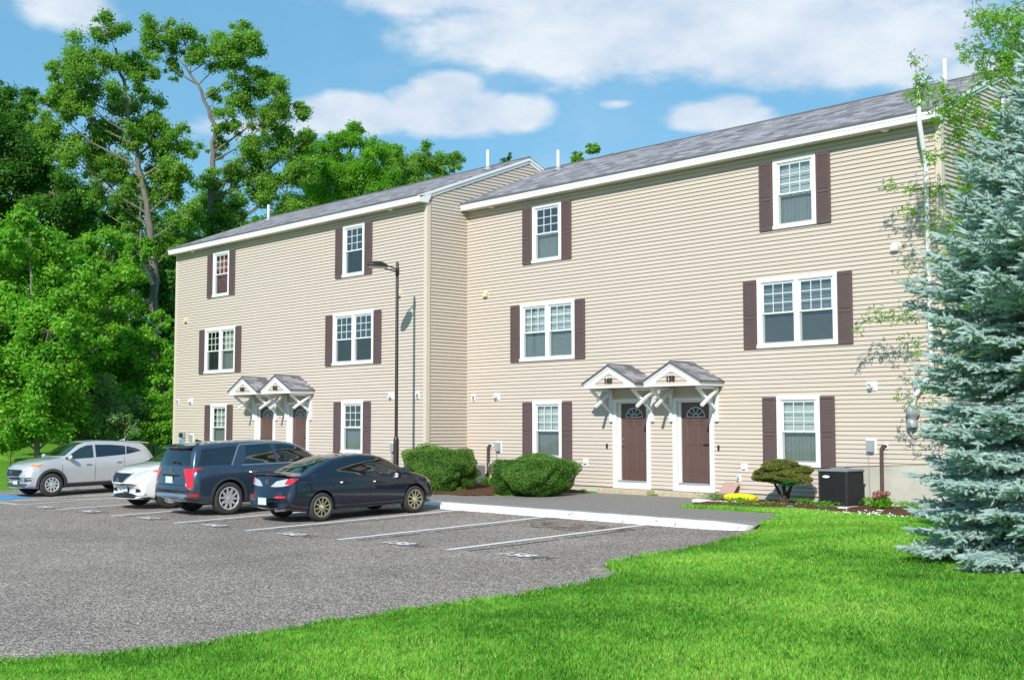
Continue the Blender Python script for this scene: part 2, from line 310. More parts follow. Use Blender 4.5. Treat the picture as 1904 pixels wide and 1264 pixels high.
# asphalt
am = bpy.data.materials.new('asphalt'); am.use_nodes = True; t = am.node_tree; b = t.nodes['Principled BSDF']; b.inputs['Roughness'].default_value = .92; b.inputs['Specular IOR Level'].default_value = .25
a_tc = nd(am, 'ShaderNodeTexCoord')
def an(kind, s, d=4, r=.6):
    n = nd(am, kind); n.inputs['Scale'].default_value = s
    if kind == 'ShaderNodeTexNoise': n.inputs['Detail'].default_value = d; n.inputs['Roughness'].default_value = r
    t.links.new(a_tc.outputs['Object'], n.inputs['Vector']); return n
v1 = an('ShaderNodeTexVoronoi', 64); crv = nd(am, 'ShaderNodeValToRGB'); e = crv.color_ramp.elements; e[0].position = .10; e[0].color = (.092, .076, .066, 1); e[1].position = .97; e[1].color = (.68, .59, .51, 1); x = e.new(.62); x.color = (.256, .208, .180, 1)
sepc = nd(am, 'ShaderNodeSeparateColor'); t.links.new(v1.outputs['Color'], sepc.inputs[0]); t.links.new(sepc.outputs[0], crv.inputs[0])
nb = an('ShaderNodeTexNoise', .45, 5); rb = nd(am, 'ShaderNodeMapRange'); rb.inputs[1].default_value = .3; rb.inputs[2].default_value = .7; rb.inputs[3].default_value = .80; rb.inputs[4].default_value = 1.14; t.links.new(nb.outputs[0], rb.inputs[0])
nf = an('ShaderNodeTexNoise', 34, 6, .85); rf = nd(am, 'ShaderNodeMapRange'); rf.inputs[1].default_value = .3; rf.inputs[2].default_value = .7; rf.inputs[3].default_value = .66; rf.inputs[4].default_value = 1.34; t.links.new(nf.outputs[0], rf.inputs[0])
mm = nd(am, 'ShaderNodeMath'); mm.operation = 'MULTIPLY'; t.links.new(rb.outputs[0], mm.inputs[0]); t.links.new(rf.outputs[0], mm.inputs[1])
vs_ = nd(am, 'ShaderNodeVectorMath'); vs_.operation = 'SCALE'; t.links.new(crv.outputs[0], vs_.inputs[0]); t.links.new(mm.outputs[0], vs_.inputs['Scale']); t.links.new(vs_.outputs[0], b.inputs['Base Color'])
bu = nd(am, 'ShaderNodeBump'); bu.inputs['Strength'].default_value = .7; bu.inputs['Distance'].default_value = .01; t.links.new(v1.outputs['Distance'], bu.inputs['Height']); t.links.new(bu.outputs[0], b.inputs['Normal'])
M['asphalt'] = am
def sheet(name, poly, zf, dz, m, parent=None, kind=None, res=1.0):
    """flat sheet following the slope zf(y), cut into strips"""
    bm = bmesh.new(); vs = [bm.verts.new((x, y, 0)) for x, y in poly]; bm.faces.new(vs)
    ys = [p[1] for p in poly]; y = math.floor(min(ys)) + res
    while y < max(ys):
        bmesh.ops.bisect_plane(bm, geom=bm.verts[:] + bm.edges[:] + bm.faces[:], plane_co=(0, y, 0), plane_no=(0, 1, 0)); y += res
    bmesh.ops.triangulate(bm, faces=bm.faces)
    for v in bm.verts: v.co.z = zf(v.co.x, v.co.y) + dz
    bmesh.ops.recalc_face_normals(bm, faces=bm.faces)
    if sum(f.normal.z for f in bm.faces) < 0: bmesh.ops.reverse_faces(bm, faces=bm.faces)
    me = bpy.data.meshes.new(name); bm.to_mesh(me); bm.free(); o = link(name, me, m, parent)
    if kind: o['kind'] = kind
    return o
def grow(P, d):
    n = len(P); c = []
    for i in range(n):
        a = Vector(P[i - 1]); b = Vector(P[i]); c_ = Vector(P[(i + 1) % n]); e1 = (b - a).normalized(); e2 = (c_ - b).normalized(); nn = Vector((e1.y + e2.y, -e1.x - e2.x)).normalized() * -1
        c.append((b + nn * d)[:])
    return c
lzf = lambda x, y: -.449 + .0237 * y
LOTG = grow(LOT, .35)
if abs(seg_sd(np.array([LOTG[3][0]]), np.array([LOTG[3][1]]), LOT)[0]) and seg_sd(np.array([LOTG[3][0]]), np.array([LOTG[3][1]]), LOT)[0] < 0: LOTG = grow(LOT, -.35)
LOTG = [(x, min(y, -5.0)) if x < 13.9 and y > -6 else (x, y) for x, y in LOTG]
sheet('parking_lot', LOTG, lzf, 0, M['asphalt'], kind='structure', res=50)
wz = lambda x, y: float(base_z(np.array(x), np.array(y)))
walkm = mat('walk_asphalt', (.245, .225, .21), .9, 0, .25, 22, .38, .5, 70)
sheet('footpath', WALK, wz, .004, walkm, kind='structure', res=.5)
# kerb: white painted, worn, rounded top
km = worn('kerb_paint', (.80, .79, .75), (.30, .27, .24), 7, .405, .03)
kb = MB(); xs = np.linspace(-12.3, 13.72, 60); prof = [(-5.28, -.62), (-5.27, -.50), (-5.20, -.452), (-5.08, -.440), (-4.86, -.438), (-4.83, -.447), (-4.83, -.62)]
for i, x in enumerate(xs):
    tt = max(0, (x - 12.6) / 1.12); yo = .0 + .32 * tt * tt; k = 1 - .35 * tt ** 2
    for (py, pz) in prof: kb.v.append((x, -5.05 + (py + 5.05) * k + yo * .6 + .012 * math.sin(x * 3.1), pz - .05 * tt ** 3 + .004 * math.sin(x * 7)))
n = len(prof)
for i in range(len(xs) - 1):
    for k in range(n - 1): kb.f.append((i * n + k, i * n + k + 1, (i + 1) * n + k + 1, (i + 1) * n + k)); kb.m.append(0)
for b_ in (0, (len(xs) - 1) * n): kb.f.append(tuple(b_ + k for k in range(n))); kb.m.append(0)
o = kb.build('kerb', km, smooth=True); tag(o, kind='structure')

# painted markings
white = worn('road_paint', (.78, .77, .74), (.26, .245, .235), 26, .33, .06)
blackp = ragged('blackout_paint', (.05, .047, .046), 7, .545, .07)
blackp2 = ragged('old_line_blackout', (.045, .042, .044), 5, .47, .05)
bluep = ragged('blue_paint', (.08, .33, .62), 9, .40, .08)
def strip(name, x0, x1, y0, y1, dz, m, seg=1):
    return [(x0, y0), (x1, y0), (x1, y1), (x0, y1)]
STR = [(-3.27, -11.35), (-.2, -11.3), (2.79, -11.25), (5.62, -11.13), (8.6, -10.93), (11.49, -10.69)]
for i, (x, y0) in enumerate(STR):
    o = sheet('parking_line', strip('', x - .07, x + .07, y0, -5.29, 0, 0), lzf, .008, white, res=50)
    tag(o, kind='structure')
    if i >= 1:
        o = sheet('blacked_out_line', strip('', x + .38, x + .46, y0 + .15, -5.32, 0, 0), lzf, .004, blackp2, res=50); tag(o, kind='structure')
# accessible bay hatching on the left
def pline(a, b, w=.1):
    a = Vector(a); b = Vector(b); d = (b - a).normalized(); q = Vector((-d.y, d.x)) * w / 2
    return [tuple(a + q), tuple(b + q), tuple(b - q), tuple(a - q)]
for a, b in [((-5.9, -11.32), (-5.9, -5.3)), ((-7.6, -11.4), (-7.6, -5.3)), ((-7.6, -11.4), (-5.9, -11.32)), ((-7.55, -10.9), (-5.95, -8.9)), ((-7.55, -8.8), (-5.95, -6.9)), ((-3.2, -11.3), (-3.2, -11.3)), ((-10.9, -11.3), (-10.9, -5.3)), ((-10.9, -11.3), (-7.6, -11.4))]:
    if a == b: continue
    o = sheet('parking_line', pline(a, b), lzf, .008 if a[0] == b[0] else .012, white, res=50); tag(o, kind='structure')
o = sheet('blue_bay_marking', [(-10.4, -11.1), (-8.3, -11.1), (-8.3, -9.9), (-10.4, -9.9)], lzf, .004, bluep, res=50); tag(o, kind='structure')
o = sheet('parking_line', pline((17.86, -20.6), (14, -25.2)), lzf, .008, white, res=50); tag(o, kind='structure')
def text_mesh(s, size, ext=.0, bold=.0):
    c = bpy.data.curves.new('t', 'FONT'); c.body = s; c.size = size; c.extrude = ext; c.offset = bold; c.align_x = 'CENTER'; c.align_y = 'CENTER'; c.resolution_u = 3
    o = bpy.data.objects.new('t', c); COL.objects.link(o); dg = bpy.context.evaluated_depsgraph_get(); me = bpy.data.meshes.new_from_object(o.evaluated_get(dg)); bpy.data.objects.remove(o); return me
for s, x, y in [('158', 12.95, -10.42), ('158', 10.0, -10.6), ('160', 7.0, -10.94), ('160', 4.0, -10.96), ('162', 1.1, -11.02), ('162', -2.0, -11.05), ('164', -4.4, -11.2)]:
    for k, (dx, dy, w, h) in enumerate([(.55, -.02, .62, .42), (-.05, .05, .3, .3)]):
        o = sheet('blacked_out_number', [(x + dx - w / 2, y + dy - h / 2), (x + dx + w / 2, y + dy - h / 2), (x + dx + w / 2, y + dy + h / 2), (x + dx - w / 2, y + dy + h / 2)], lzf, .003 + .001 * k, blackp, res=50); tag(o, kind='structure')
    me = text_mesh(s, .50, 0, .016); me.transform(Matrix.Translation((x, y, lzf(0, y) + .012))); 
    o = link('bay_number', me, white); tag(o, kind='structure')
o = sheet('dirt_stain', [(10.6 + 1.3 * math.cos(a) * (1 + .2 * math.sin(3 * a)), -6.5 + .75 * math.sin(a) * (1 + .2 * math.cos(2 * a))) for a in np.linspace(0, 6.28, 20)[:-1]], lzf, .003, ragged('dirt', (.16, .085, .05), 3.2, .57, .12), res=50); tag(o, kind='structure')

SAND = ragged('sandy_debris', (.42, .36, .28), 5, .50, .08)
for i in range(0, 12):
    a, b = Vector(LOT[i]), Vector(LOT[i + 1]); d = (b - a).normalized(); q = Vector((d.y, -d.x)); 
    if seg_sd(np.array([(a.x + b.x) / 2 + q.x * .3]), np.array([(a.y + b.y) / 2 + q.y * .3]), LOT)[0] > 0: q = -q
    w_ = .42 if i in (0, 3, 4, 9, 10, 11) else .22
    o = sheet('sandy_edge', [tuple(a - q * .1 - d * .02), tuple(b - q * .1 + d * .02), tuple(b + q * w_ * .8), tuple(a + q * w_)], lzf, .003 + .0007 * (i % 2), SAND, res=50); tag(o, kind='structure')

# mulch beds
def blob_sheet(name, poly, dz, m, h=.05):
    bm = bmesh.new(); bm.faces.new([bm.verts.new((x, y, 0)) for x, y in poly]); 
    for _ in range(4):
        bmesh.ops.triangulate(bm, faces=bm.faces); es = [e for e in bm.edges if e.calc_length() > .22]
        if not es: break
        bmesh.ops.subdivide_edges(bm, edges=es, cuts=1)
    bmesh.ops.triangulate(bm, faces=bm.faces)
    co = np.array([v.co[:] for v in bm.verts]); d = -seg_sd(co[:, 0], co[:, 1], poly); rng = random.Random(4)
    for v, dd in zip(bm.verts, d): v.co.z = wz(v.co.x, v.co.y) + dz + h * min(1, dd / .3) + rng.uniform(0, .012)
    bmesh.ops.recalc_face_normals(bm, faces=bm.faces)
    if sum(f.normal.z for f in bm.faces) < 0: bmesh.ops.reverse_faces(bm, faces=bm.faces)
    me = bpy.data.meshes.new(name); bm.to_mesh(me); bm.free(); o = link(name, me, m); o['kind'] = 'structure'; return o
BED1 = [(-12, -3.35), (-12, -1.7), (-.1, -1.7), (.05, -.05), (5.0, -.05), (5.05, -.4), (4.55, -2.3), (3.4, -3.08), (1.5, -3.38)]
BED2 = [(9.62, -.05), (9.62, -.4), (9.95, -1.7), (10.35, -2.3), (11.5, -2.1), (13, -1.9), (15, -1.95), (16.6, -2.0), (17.2, -1.2), (17, -.3), (15.6, -.05)]
blob_sheet('mulch_bed', BED1, .012, M['mulch']); blob_sheet('mulch_bed', BED2, .012, M['mulch'])
cir = [(20.75 + 1.7 * math.cos(a), -7.05 + 1.7 * math.sin(a)) for a in np.linspace(0, 2 * math.pi, 26)[:-1]]
def ring_bed():
    mb = MB(); mb.v.append((20.75, -7.05, float(ground_z(np.array(20.75), np.array(-7.05))) + .05))
    for x, y in cir: mb.v.append((x, y, float(ground_z(np.array(x), np.array(y))) + .015))
    for i in range(len(cir)): mb.f.append((0, 1 + i, 1 + (i + 1) % len(cir))); mb.m.append(0)
    o = mb.build('mulch_ring', M['mulch']); o['kind'] = 'structure'
ring_bed()

# ================================================================== BUILDINGS
EXP = .1016
def siding(mb, axis, c, out, rng_fn, z0, z1, holes):
    """lap courses on plane axis='y' (wall y=c, outward sign out) or 'x'."""
    z = z0
    def P(u, o_, z_): return (u, c + out * o_, z_) if axis == 'y' else (c + out * o_, u, z_)
    while z < z1 - .005:
        zt = min(z + EXP, z1); zm = (z + zt) / 2
        a, b = rng_fn(z); a2, b2 = rng_fn(zt)
        if b - a > .02:
            cuts = [(h0, h1) for h0, h1, hz0, hz1 in holes if hz0 < zm < hz1]
            segs = [(a, b)]
            for h0, h1 in cuts:
                ns = []
                for s0, s1 in segs:
                    if h1 <= s0 or h0 >= s1: ns.append((s0, s1)); continue
                    if h0 > s0: ns.append((s0, h0))
                    if h1 < s1: ns.append((h1, s1))
                segs = ns
            for s0, s1 in segs:
                t0 = a2 if s0 == a else s0; t1 = b2 if s1 == b else s1
                zk = z + .62 * (zt - z) if z + EXP < z1 else zt
                vs = [P(s0, .001, z + .006), P(s1, .001, z + .006), P(s1, .029, z), P(s0, .029, z), P(t1, .004, zt), P(t0, .004, zt)]
                mb.add(vs, [(0, 1, 2, 3), (3, 2, 4, 5)])
        z += EXP
def ltop(u, v, w, h): pass

def window(root, xc, w, zt, zb, y, double=False, fill='dark', name='window', shutters=True, sx=1.0):
    """double hung window set in wall plane y (facing -y)"""
    x0, x1 = xc - w / 2, xc + w / 2; cs = .105
    f = MB()
    yf, yb = y - .05, y + .03
    f.box(x0, x0 + cs, yf, yb, zb + .085, zt - .1); f.box(x1 - cs, x1, yf, yb, zb + .085, zt - .1)
    f.box(x0 - .002, x1 + .002, yf - .004, yb, zt - .1, zt); f.box(x0 - .015, x1 + .015, yf - .022, yb, zb, zb + .085)
    fr = f.build('window', M['trim'], root, bevel=.006)
    units = [(x0 + cs, x1 - cs)] if not double else [(x0 + cs, xc - .05), (xc + .05, x1 - cs)]
    if double:
        mb = MB(); mb.box(xc - .05, xc + .05, yf, yb, zb + .085, zt - .1); mb.build('mullion', M['trim'], fr, bevel=.005)
    za, zc = zb + .085, zt - .1; zm = (za + zc) / 2
    for ui, (a, b) in enumerate(units):
        s = MB(); t_ = .04
        # outer vinyl frame
        for q in ((a, a + .022, za, zc), (b - .022, b, za, zc)): s.box(q[0], q[1], y - .03, y + .07, q[2], q[3])
        s.box(a + .022, b - .022, y - .03, y + .07, zc - .022, zc); s.box(a + .022, b - .022, y - .03, y + .07, za, za + .022)
        a2, b2 = a + .022, b - .022; z2, z3 = za + .022, zc - .022
        # upper sash (outer), lower sash (inner)
        for zz0, zz1, yy in ((zm - .018, z3, y - .012), (z2, zm + .018, y + .018)):
            s.box(a2, a2 + t_, yy, yy + .028, zz0, zz1); s.box(b2 - t_, b2, yy, yy + .028, zz0, zz1)
            s.box(a2 + t_, b2 - t_, yy, yy + .028, zz1 - .036, zz1); s.box(a2 + t_, b2 - t_, yy, yy + .028, zz0, zz0 + .036)
        s.build('sash', M['vinyl'], fr, bevel=.003)
        ga, gb = a2 + t_, b2 - t_
        g = MB(); u0, u1 = zm + .018, z3 - .036
        for k in (1, 2):
            xx = ga + (gb - ga) * k / 3; g.box(xx - .009, xx + .009, y - .008, y + .004, u0, u1)
            zz = u0 + (u1 - u0) * k / 3; g.box(ga, gb, y - .0065, y + .0055, zz - .009, zz + .009)
        g.build('muntin', M['muntin'], fr)
        for (yy, q0, q1) in ((y + .008, u0, u1), (y + .032, z2 + .036, zm - .018)):
            p = MB(); p.add([(ga, yy, q0), (gb, yy, q0), (gb, yy, q1), (ga, yy, q1)], [(0, 1, 2, 3)]); p.build('pane', M['pane'], fr)
        p = MB(); p.add([(a2 + .008, y - .006, z2), (b2 - .008, y - .006, z2), (b2 - .008, y - .006, zm - .02), (a2 + .008, y - .006, zm - .02)], [(0, 1, 2, 3)]); p.build('insect_screen', M['screen'], fr)
        # room behind
        r = MB(); Y0, Y1 = y + .075, y + .75
        r.add([(a - .1, Y0, za), (b + .1, Y0, za), (b + .1, Y0, zc), (a - .1, Y0, zc), (a - .1, Y1, za), (b + .1, Y1, za), (b + .1, Y1, zc), (a - .1, Y1, zc)], [(4, 5, 6, 7), (0, 4, 7, 3), (1, 2, 6, 5), (0, 1, 5, 4), (3, 7, 6, 2)])
        r.build('room_recess', M['room'], fr)
        kind = fill if isinstance(fill, str) else fill[ui]
        if kind.startswith('blind'):
            frac = {'blindc': .5}.get(kind, 1); bl = MB(); z = zc - .05; zend = zc - (zc - za) * frac
            while z > zend:
                bl.add([(a2, y + .085, z), (b2, y + .085, z), (b2, y + .108, z + .030), (a2, y + .108, z + .030)], [(0, 1, 2, 3)]); z -= .036
            bl.build('blind', M['blind_dim'] if kind == 'blinddim' else M['blind'], fr)
        if kind in ('curtain', 'redcloth', 'lowcurtain', 'grey_low', 'blindc'):
            cu = MB(); n_ = 40; top = zc if kind not in ('lowcurtain', ) else zm + .05
            lo = za if kind != 'redcloth' else za + .12
            for i in range(n_ + 1):
                x = a2 + (b2 - a2) * i / n_; d = .012 * math.sin(i * 1.35) + .006 * math.sin(i * 3.1); cu.v += [(x, y + .12 + d, lo), (x, y + .12 + d * .6, top)]
            for i in range(n_): cu.f.append((2 * i, 2 * i + 2, 2 * i + 3, 2 * i + 1)); cu.m.append(0)
            cu.build('curtain', M['redcloth'] if kind == 'redcloth' else (M['blind'] if kind == 'white' else M['curtain']), fr, smooth=True)
    if shutters:
        for sgn in (-1, 1):
            xs0 = x0 - .02 - .375 if sgn < 0 else x1 + .02; xs1 = xs0 + .375; s = MB(); zs0, zs1 = zb + .0, zt - .035; st = .045
            yb_, yf_ = y - .036, y - .066
            s.box(xs0, xs0 + st, yf_, yb_, zs0, zs1); s.box(xs1 - st, xs1, yf_, yb_, zs0, zs1)
            mid = zs0 + (zs1 - zs0) * .46
            for a, b in ((zs0, zs0 + .07), (mid - .035, mid + .035), (zs1 - .055, zs1)): s.box(xs0 + st, xs1 - st, yf_, yb_, a, b)
            s.box(xs0 + st, xs1 - st, yb_ - .008, yb_, zs0 + .07, zs1 - .055)
            z = zs0 + .075
            while z < zs1 - .075:
                if not (mid - .065 < z < mid + .035): s.add([(xs0 + st, yf_ + .006, z), (xs1 - st, yf_ + .006, z), (xs1 - st, yb_ - .012, z + .036), (xs0 + st, yb_ - .012, z + .036)], [(0, 1, 2, 3)])
                z += .034
            s.build('shutter', M['shutter'], root)
    return (x0 + .03, x1 - .03, zb + .03, zt - .03)

def door(root, xc, y, dz, left_handle=True):
    w = .9156; z0, z1 = .02 + dz, 2.05 + dz; a, b = xc - w / 2, xc + w / 2; fb = -.21 + dz; ft = 2.17 + dz
    L_, R_ = a - .215, b + .175
    if not left_handle: L_, R_ = a - .21, b + .18
    t_ = MB(); yf, yb = y - .045, y + .04
    t_.box(L_, a - .085, yf, yb, fb, ft); t_.box(b + .05, R_, yf, yb, fb, ft); t_.box(a - .085, b + .05, yf, yb, z1 + .03, ft); t_.box(a - .085, b + .05, yf, yb, fb, z0 - .06)
    t_.box(a - .085, a, y + .04, y + .13, z0 - .06, z1 + .03); t_.box(b, b + .05, y + .04, y + .13, z0 - .06, z1 + .03); t_.box(a, b, y + .04, y + .13, z1, z1 + .03)
    fr = t_.build('door', M['trim'], root, bevel=.006)
    s = MB(); s.box(a - .02, b + .02, y - .06, y + .13, z0 - .06, z0 - .012); s.build('threshold', M['greybox'], fr, bevel=.004)
    p = MB(); yp = y + .085; p.box(a, b, yp, yp + .045, z0, z1)
    def raised(x0, x1, zz0, zz1):
        q = .03; f0 = yp - .0015; f1 = yp - .013
        p.add([(x0, f0, zz0), (x1, f0, zz0), (x1, f0, zz1), (x0, f0, zz1), (x0 + q * .4, f1, zz0 + q * .4), (x1 - q * .4, f1, zz0 + q * .4), (x1 - q * .4, f1, zz1 - q * .4), (x0 + q * .4, f1, zz1 - q * .4), (x0 + q, f0 - .002, zz0 + q), (x1 - q, f0 - .002, zz0 + q), (x1 - q, f0 - .002, zz1 - q), (x0 + q, f0 - .002, zz1 - q)],
              [(0, 1, 5, 4), (1, 2, 6, 5), (2, 3, 7, 6), (3, 0, 4, 7), (4, 5, 9, 8), (5, 6, 10, 9), (6, 7, 11, 10), (7, 4, 8, 11), (8, 9, 10, 11)])
    for x0, x1 in ((a + .17, a + .40), (b - .40, b - .17)):
        raised(x0, x1, z0 + .27, z0 + .80); raised(x0, x1, z0 + .95, z0 + 1.48); raised(x0, x1, z0 + 1.535, z0 + 1.60)
    p.build('door_panel', M['door'], fr)
    # fan light
    cz = z0 + 1.66; r = .285
    g = MB(); pts = [(xc + r * math.cos(k), cz + r * .86 * math.sin(k)) for k in np.linspace(0, math.pi, 17)]; g.prism(pts, 'y', yp - .008, yp - .003); g.build('fan_light', M['pane_dark'], fr)
    g = MB(); rim = [(xc + r * math.cos(k), yp - .012, cz + r * .86 * math.sin(k)) for k in np.linspace(0, math.pi, 17)]; g.tube(rim, .011, 6); g.tube([rim[0], rim[-1]], .011, 6)
    hub = [(xc + .09 * math.cos(k), yp - .012, cz + .08 * math.sin(k)) for k in np.linspace(0, math.pi, 9)]; g.tube(hub, .008, 6)
    for k in (36, 72, 108, 144): k = R(k); g.tube([(xc + .09 * math.cos(k), yp - .012, cz + .08 * math.sin(k)), (xc + r * math.cos(k), yp - .012, cz + r * .86 * math.sin(k))], .008, 6)
    g.build('fan_light_bars', M['muntin'], fr, smooth=True)
    h = MB(); hx = a + .07 if left_handle else b - .07
    if left_handle:
        h.lathe([(0, -.06), (.024, -.058), (.03, -.04), (.022, -.02), (.03, -.0), (.03, 0)], (hx, yp, z0 + .92), 'y', 14); h.build('handle', M['brass'], fr, smooth=True)
        h = MB(); h.lathe([(0, -.03), (.026, -.028), (.026, 0)], (hx, yp, z0 + 1.07), 'y', 14); h.build('lock', M['brass'], fr, smooth=True)
    else:
        h.box(hx - .14, hx + .02, yp - .05, yp - .03, z0 + .955, z0 + .975); h.box(hx - .02, hx + .01, yp - .05, yp, z0 + .955, z0 + .975); h.build('handle', M['black'], fr)
    return (L_ + .02, R_ - .02, fb + .01, ft - .01)

M['pane_dark'] = mat('fan_glass', (.03, .04, .05), .1, 0, .35, 3, .1)
M['number'] = mat('number_brown', (.06, .035, .03), .5, nscale=5, namt=.05)
def canopy(root, xc, y, dz, num):
    hw = .885; dep = .95; ap = 3.06 + dz; ev = 2.60 + dz; bt = 2.44 + dz; yf = y - dep
    sl = (ap - ev) / hw
    c = MB()   # front rake frame: white boards
    o_, th = .0, .15
    for s in (-1, 1):
        c.prism([(xc, ap - .03), (xc + s * hw, ev - .03), (xc + s * hw, bt), (xc + s * (hw - .38), bt), (xc + s * (hw - .38), bt + .12), (xc, ap - .24)] if s > 0 else [(xc, ap - .24), (xc - (hw - .38), bt + .12), (xc - (hw - .38), bt), (xc - hw, bt), (xc - hw, ev - .03), (xc, ap - .03)], 'y', yf, yf + .04)
    # rake moulding
    for s in (-1, 1): c.beam((xc, yf - .012, ap - .055), (xc + s * (hw + .01), yf - .012, ev - .05), .024, .075)
    # side fascias and soffit ring
    for s in (-1, 1): c.box(xc + s * hw - .02, xc + s * hw + .02, yf + .04, y - .02, bt, ev - .01)
    c.box(xc - hw + .02, xc + hw - .02, yf + .04, y - .02, bt + .02, bt + .05)
    c.box(xc - hw + .38, xc + hw - .38, yf + .005, yf + .04, bt - .0, bt + .035)
    can = c.build('canopy', M['trim'], root, bevel=.004)
    s_ = MB(); siding(s_, 'y', yf + .035, -1, lambda z: (xc - max(0, (ap - .2 - z) / sl), xc + max(0, (ap - .2 - z) / sl)) if (ap - .2 - z) / sl < hw - .36 else (xc - hw + .36, xc + hw - .36), bt + .035, ap - .2, []); s_.build('gable_siding', M['siding'], can)
    r = MB()
    for s in (-1, 1):
        q = hw + .05; e_ = ev - sl * .05; r.add([(xc, yf - .04, ap), (xc + s * q, yf - .04, e_), (xc + s * q, y, e_), (xc, y, ap), (xc, yf - .04, ap - .035), (xc + s * q, yf - .04, e_ - .035), (xc + s * q, y, e_ - .035), (xc, y, ap - .035)],
                                                [(0, 1, 2, 3), (4, 5, 6, 7), (0, 1, 5, 4), (1, 2, 6, 5)])
    r.build('canopy_roof', M['shingle_y'], can)
    e_ = MB()
    for s in (-1, 1): e_.beam((xc, yf - .045, ap - .022), (xc + s * (hw + .055), yf - .045, ev - sl * .05 - .022), .012, .045); e_.beam((xc + s * (hw + .055), yf - .04, ev - .045), (xc + s * (hw + .055), y, ev - .045), .014, .04)
    e_.tube([(xc, yf - .045, ap + .004), (xc, y, ap + .004)], .016, 6)
    e_.build('drip_edge', M['drip'], can)
    bfl = MB(); bfl.box(xc - hw + .1, xc + hw - .1, y - .035, y - .012, 2.17 + dz, bt); 
    for s in (-1, 1):
        b = MB(); X = xc + s * (hw - .165)
        b.box(X - .045, X + .045, y - .09, y - .006, 1.60 + dz, bt); b.box(X - .045, X + .045, y - .09, yf + .1, bt - .075, bt + .0)
        b.beam((X - .012, yf + .14, bt - .05), (X - .012, y - .07, 1.84 + dz), .07, .075, up=(1, 0, 0))
        b.beam((X + .062, y - .09, bt - .06), (X + .062, yf + .20, 1.95 + dz), .07, .075, up=(1, 0, 0))
        b.lathe([(0, .0), (.05, .01), (.06, .03), (.045, .05)], (X, y - .05, 1.55 + dz), 'z', 10)
        b.build('bracket', M['trim'], can, bevel=.006)
    me = text_mesh(num, .19, .012, .004); me.transform(Matrix.Translation((xc - .02, yf - .012, bt + .185)) @ Matrix.Rotation(R(90), 4, 'X')); link('house_number', me, M['number'], can)
    return can

def roof(root, x0, x1, yf, yr, ev, rz, holes=None):
    """gable roof, ridge along x: front eave y=yf, ridge y=yr"""
    yb = 2 * yr - yf; th = .04
    r = MB()
    r.add([(x0, yf, ev), (x1, yf, ev), (x1, yr, rz), (x0, yr, rz), (x0, yf, ev - th), (x1, yf, ev - th), (x1, yr, rz - th), (x0, yr, rz - th)], [(0, 1, 2, 3), (7, 6, 5, 4), (0, 4, 5, 1), (1, 5, 6, 2), (0, 3, 7, 4)])
    r.add([(x0, yb, ev), (x1, yb, ev), (x1, yr, rz), (x0, yr, rz), (x0, yb, ev - th), (x1, yb, ev - th), (x1, yr, rz - th), (x0, yr, rz - th)], [(3, 2, 1, 0), (4, 5, 6, 7), (1, 0, 4, 5), (2, 1, 5, 6), (3, 0, 4, 7)])
    ro = r.build('roof', M['shingle'], root)
    c = MB(); c.tube([(x0, yr, rz + .0), (x1, yr, rz + .0)], .035, 8); c.build('ridge_cap', M['drip'], ro)
    d = MB(); d.box(x0, x1, yf - .006, yf - .0, ev - .055, ev - .002); d.build('drip_edge', M['drip'], ro)
    return ro
def gable_trim(root, x, yf, yr, ev, rz, side):
    g = MB(); sl = (rz - ev) / (yr - yf); yb = 2 * yr - yf
    for ya, ybb in ((yf, yr), (yb, yr)):
        g.beam((x + side * .030, ya, ev - .125), (x + side * .030, ybb, rz - .125), .035, .16)
        g.beam((x + side * .055, ya, ev - .075), (x + side * .055, ybb, rz - .075), .05, .075)
    g.build('rake_board', M['trim'], root, bevel=.004)
def vent_pipe(root, x, y, z, h, r=.052):
    p = MB(); p.tube([(x, y, z - .1), (x, y, z + h)], r, 14); v = p.build('vent_pipe', M['pipewhite'], root, smooth=True)
    c = MB(); c.lathe([(.16, -.045), (.15, -.02), (.075, .06), (.056, .09)], (x, y, z), 'z', 16); c.build('flashing', M['greybox'], v, smooth=True)
def wallbox(name, root, x, z, y, w, h, d, m, plate=None, bev=.006):
    if plate: p = MB(); p.box(x - plate[0] / 2, x + plate[0] / 2, y - .028, y - .002, z - plate[1] / 2, z + plate[1] / 2); root = p.build(name, M['trim'], root, bevel=.004); name = 'cover' if 'light' not in name else 'lamp_body'
    b = MB(); b.box(x - w / 2, x + w / 2, y - .026 - d, y - .0275, z - h / 2, z + h / 2); return b.build(name, m, root, bevel=bev)
def dryer_vent(root, x, z, y, s=1):
    p = MB(); p.box(x - .13, x + .13, y - .03, y - .002, z - .11, z + .11); q = p.build('dryer_vent', M['trim'], root, bevel=.006)
    p = MB(); p.lathe([(.06, 0), (.066, -.06), (.066, -.10), (.05, -.12), (.045, -.10), (.045, -.02)], (x - .01, y - .03, z), 'y', 16); p.box(x - .085, x + .085, y - .05, y - .03, z - .085, z + .085); p.build('vent_hood', M['pipewhite'], q, smooth=True)
def vent_hood(root, x, z, y, m):
    p = MB(); p.prism([(y - .006, z - .1), (y - .12, z - .085), (y - .12, z - .02), (y - .02, z + .10), (y - .006, z + .10)], 'x', x - .085, x + .085); p.box(x - .115, x + .115, y - .018, y - .006, z - .11, z + .115); p.build('vent_hood', m, root, bevel=.006)
def camera_light(root, x, z, y):
    p = MB(); p.box(x - .09, x + .09, y - .03, y - .002, z - .12, z + .10); q = p.build('wall_bracket', M['trim'], root, bevel=.006)
    p = MB(); p.tube([(x, y - .03, z + .03), (x + .05, y - .08, z - .03)], .03, 10); p.tube([(x + .02, y - .03, z - .03), (x + .04, y - .1, z - .07), (x + .05, y - .05, z - .13)], .016, 8); p.build('fitting', M['greybox'], q, smooth=True)

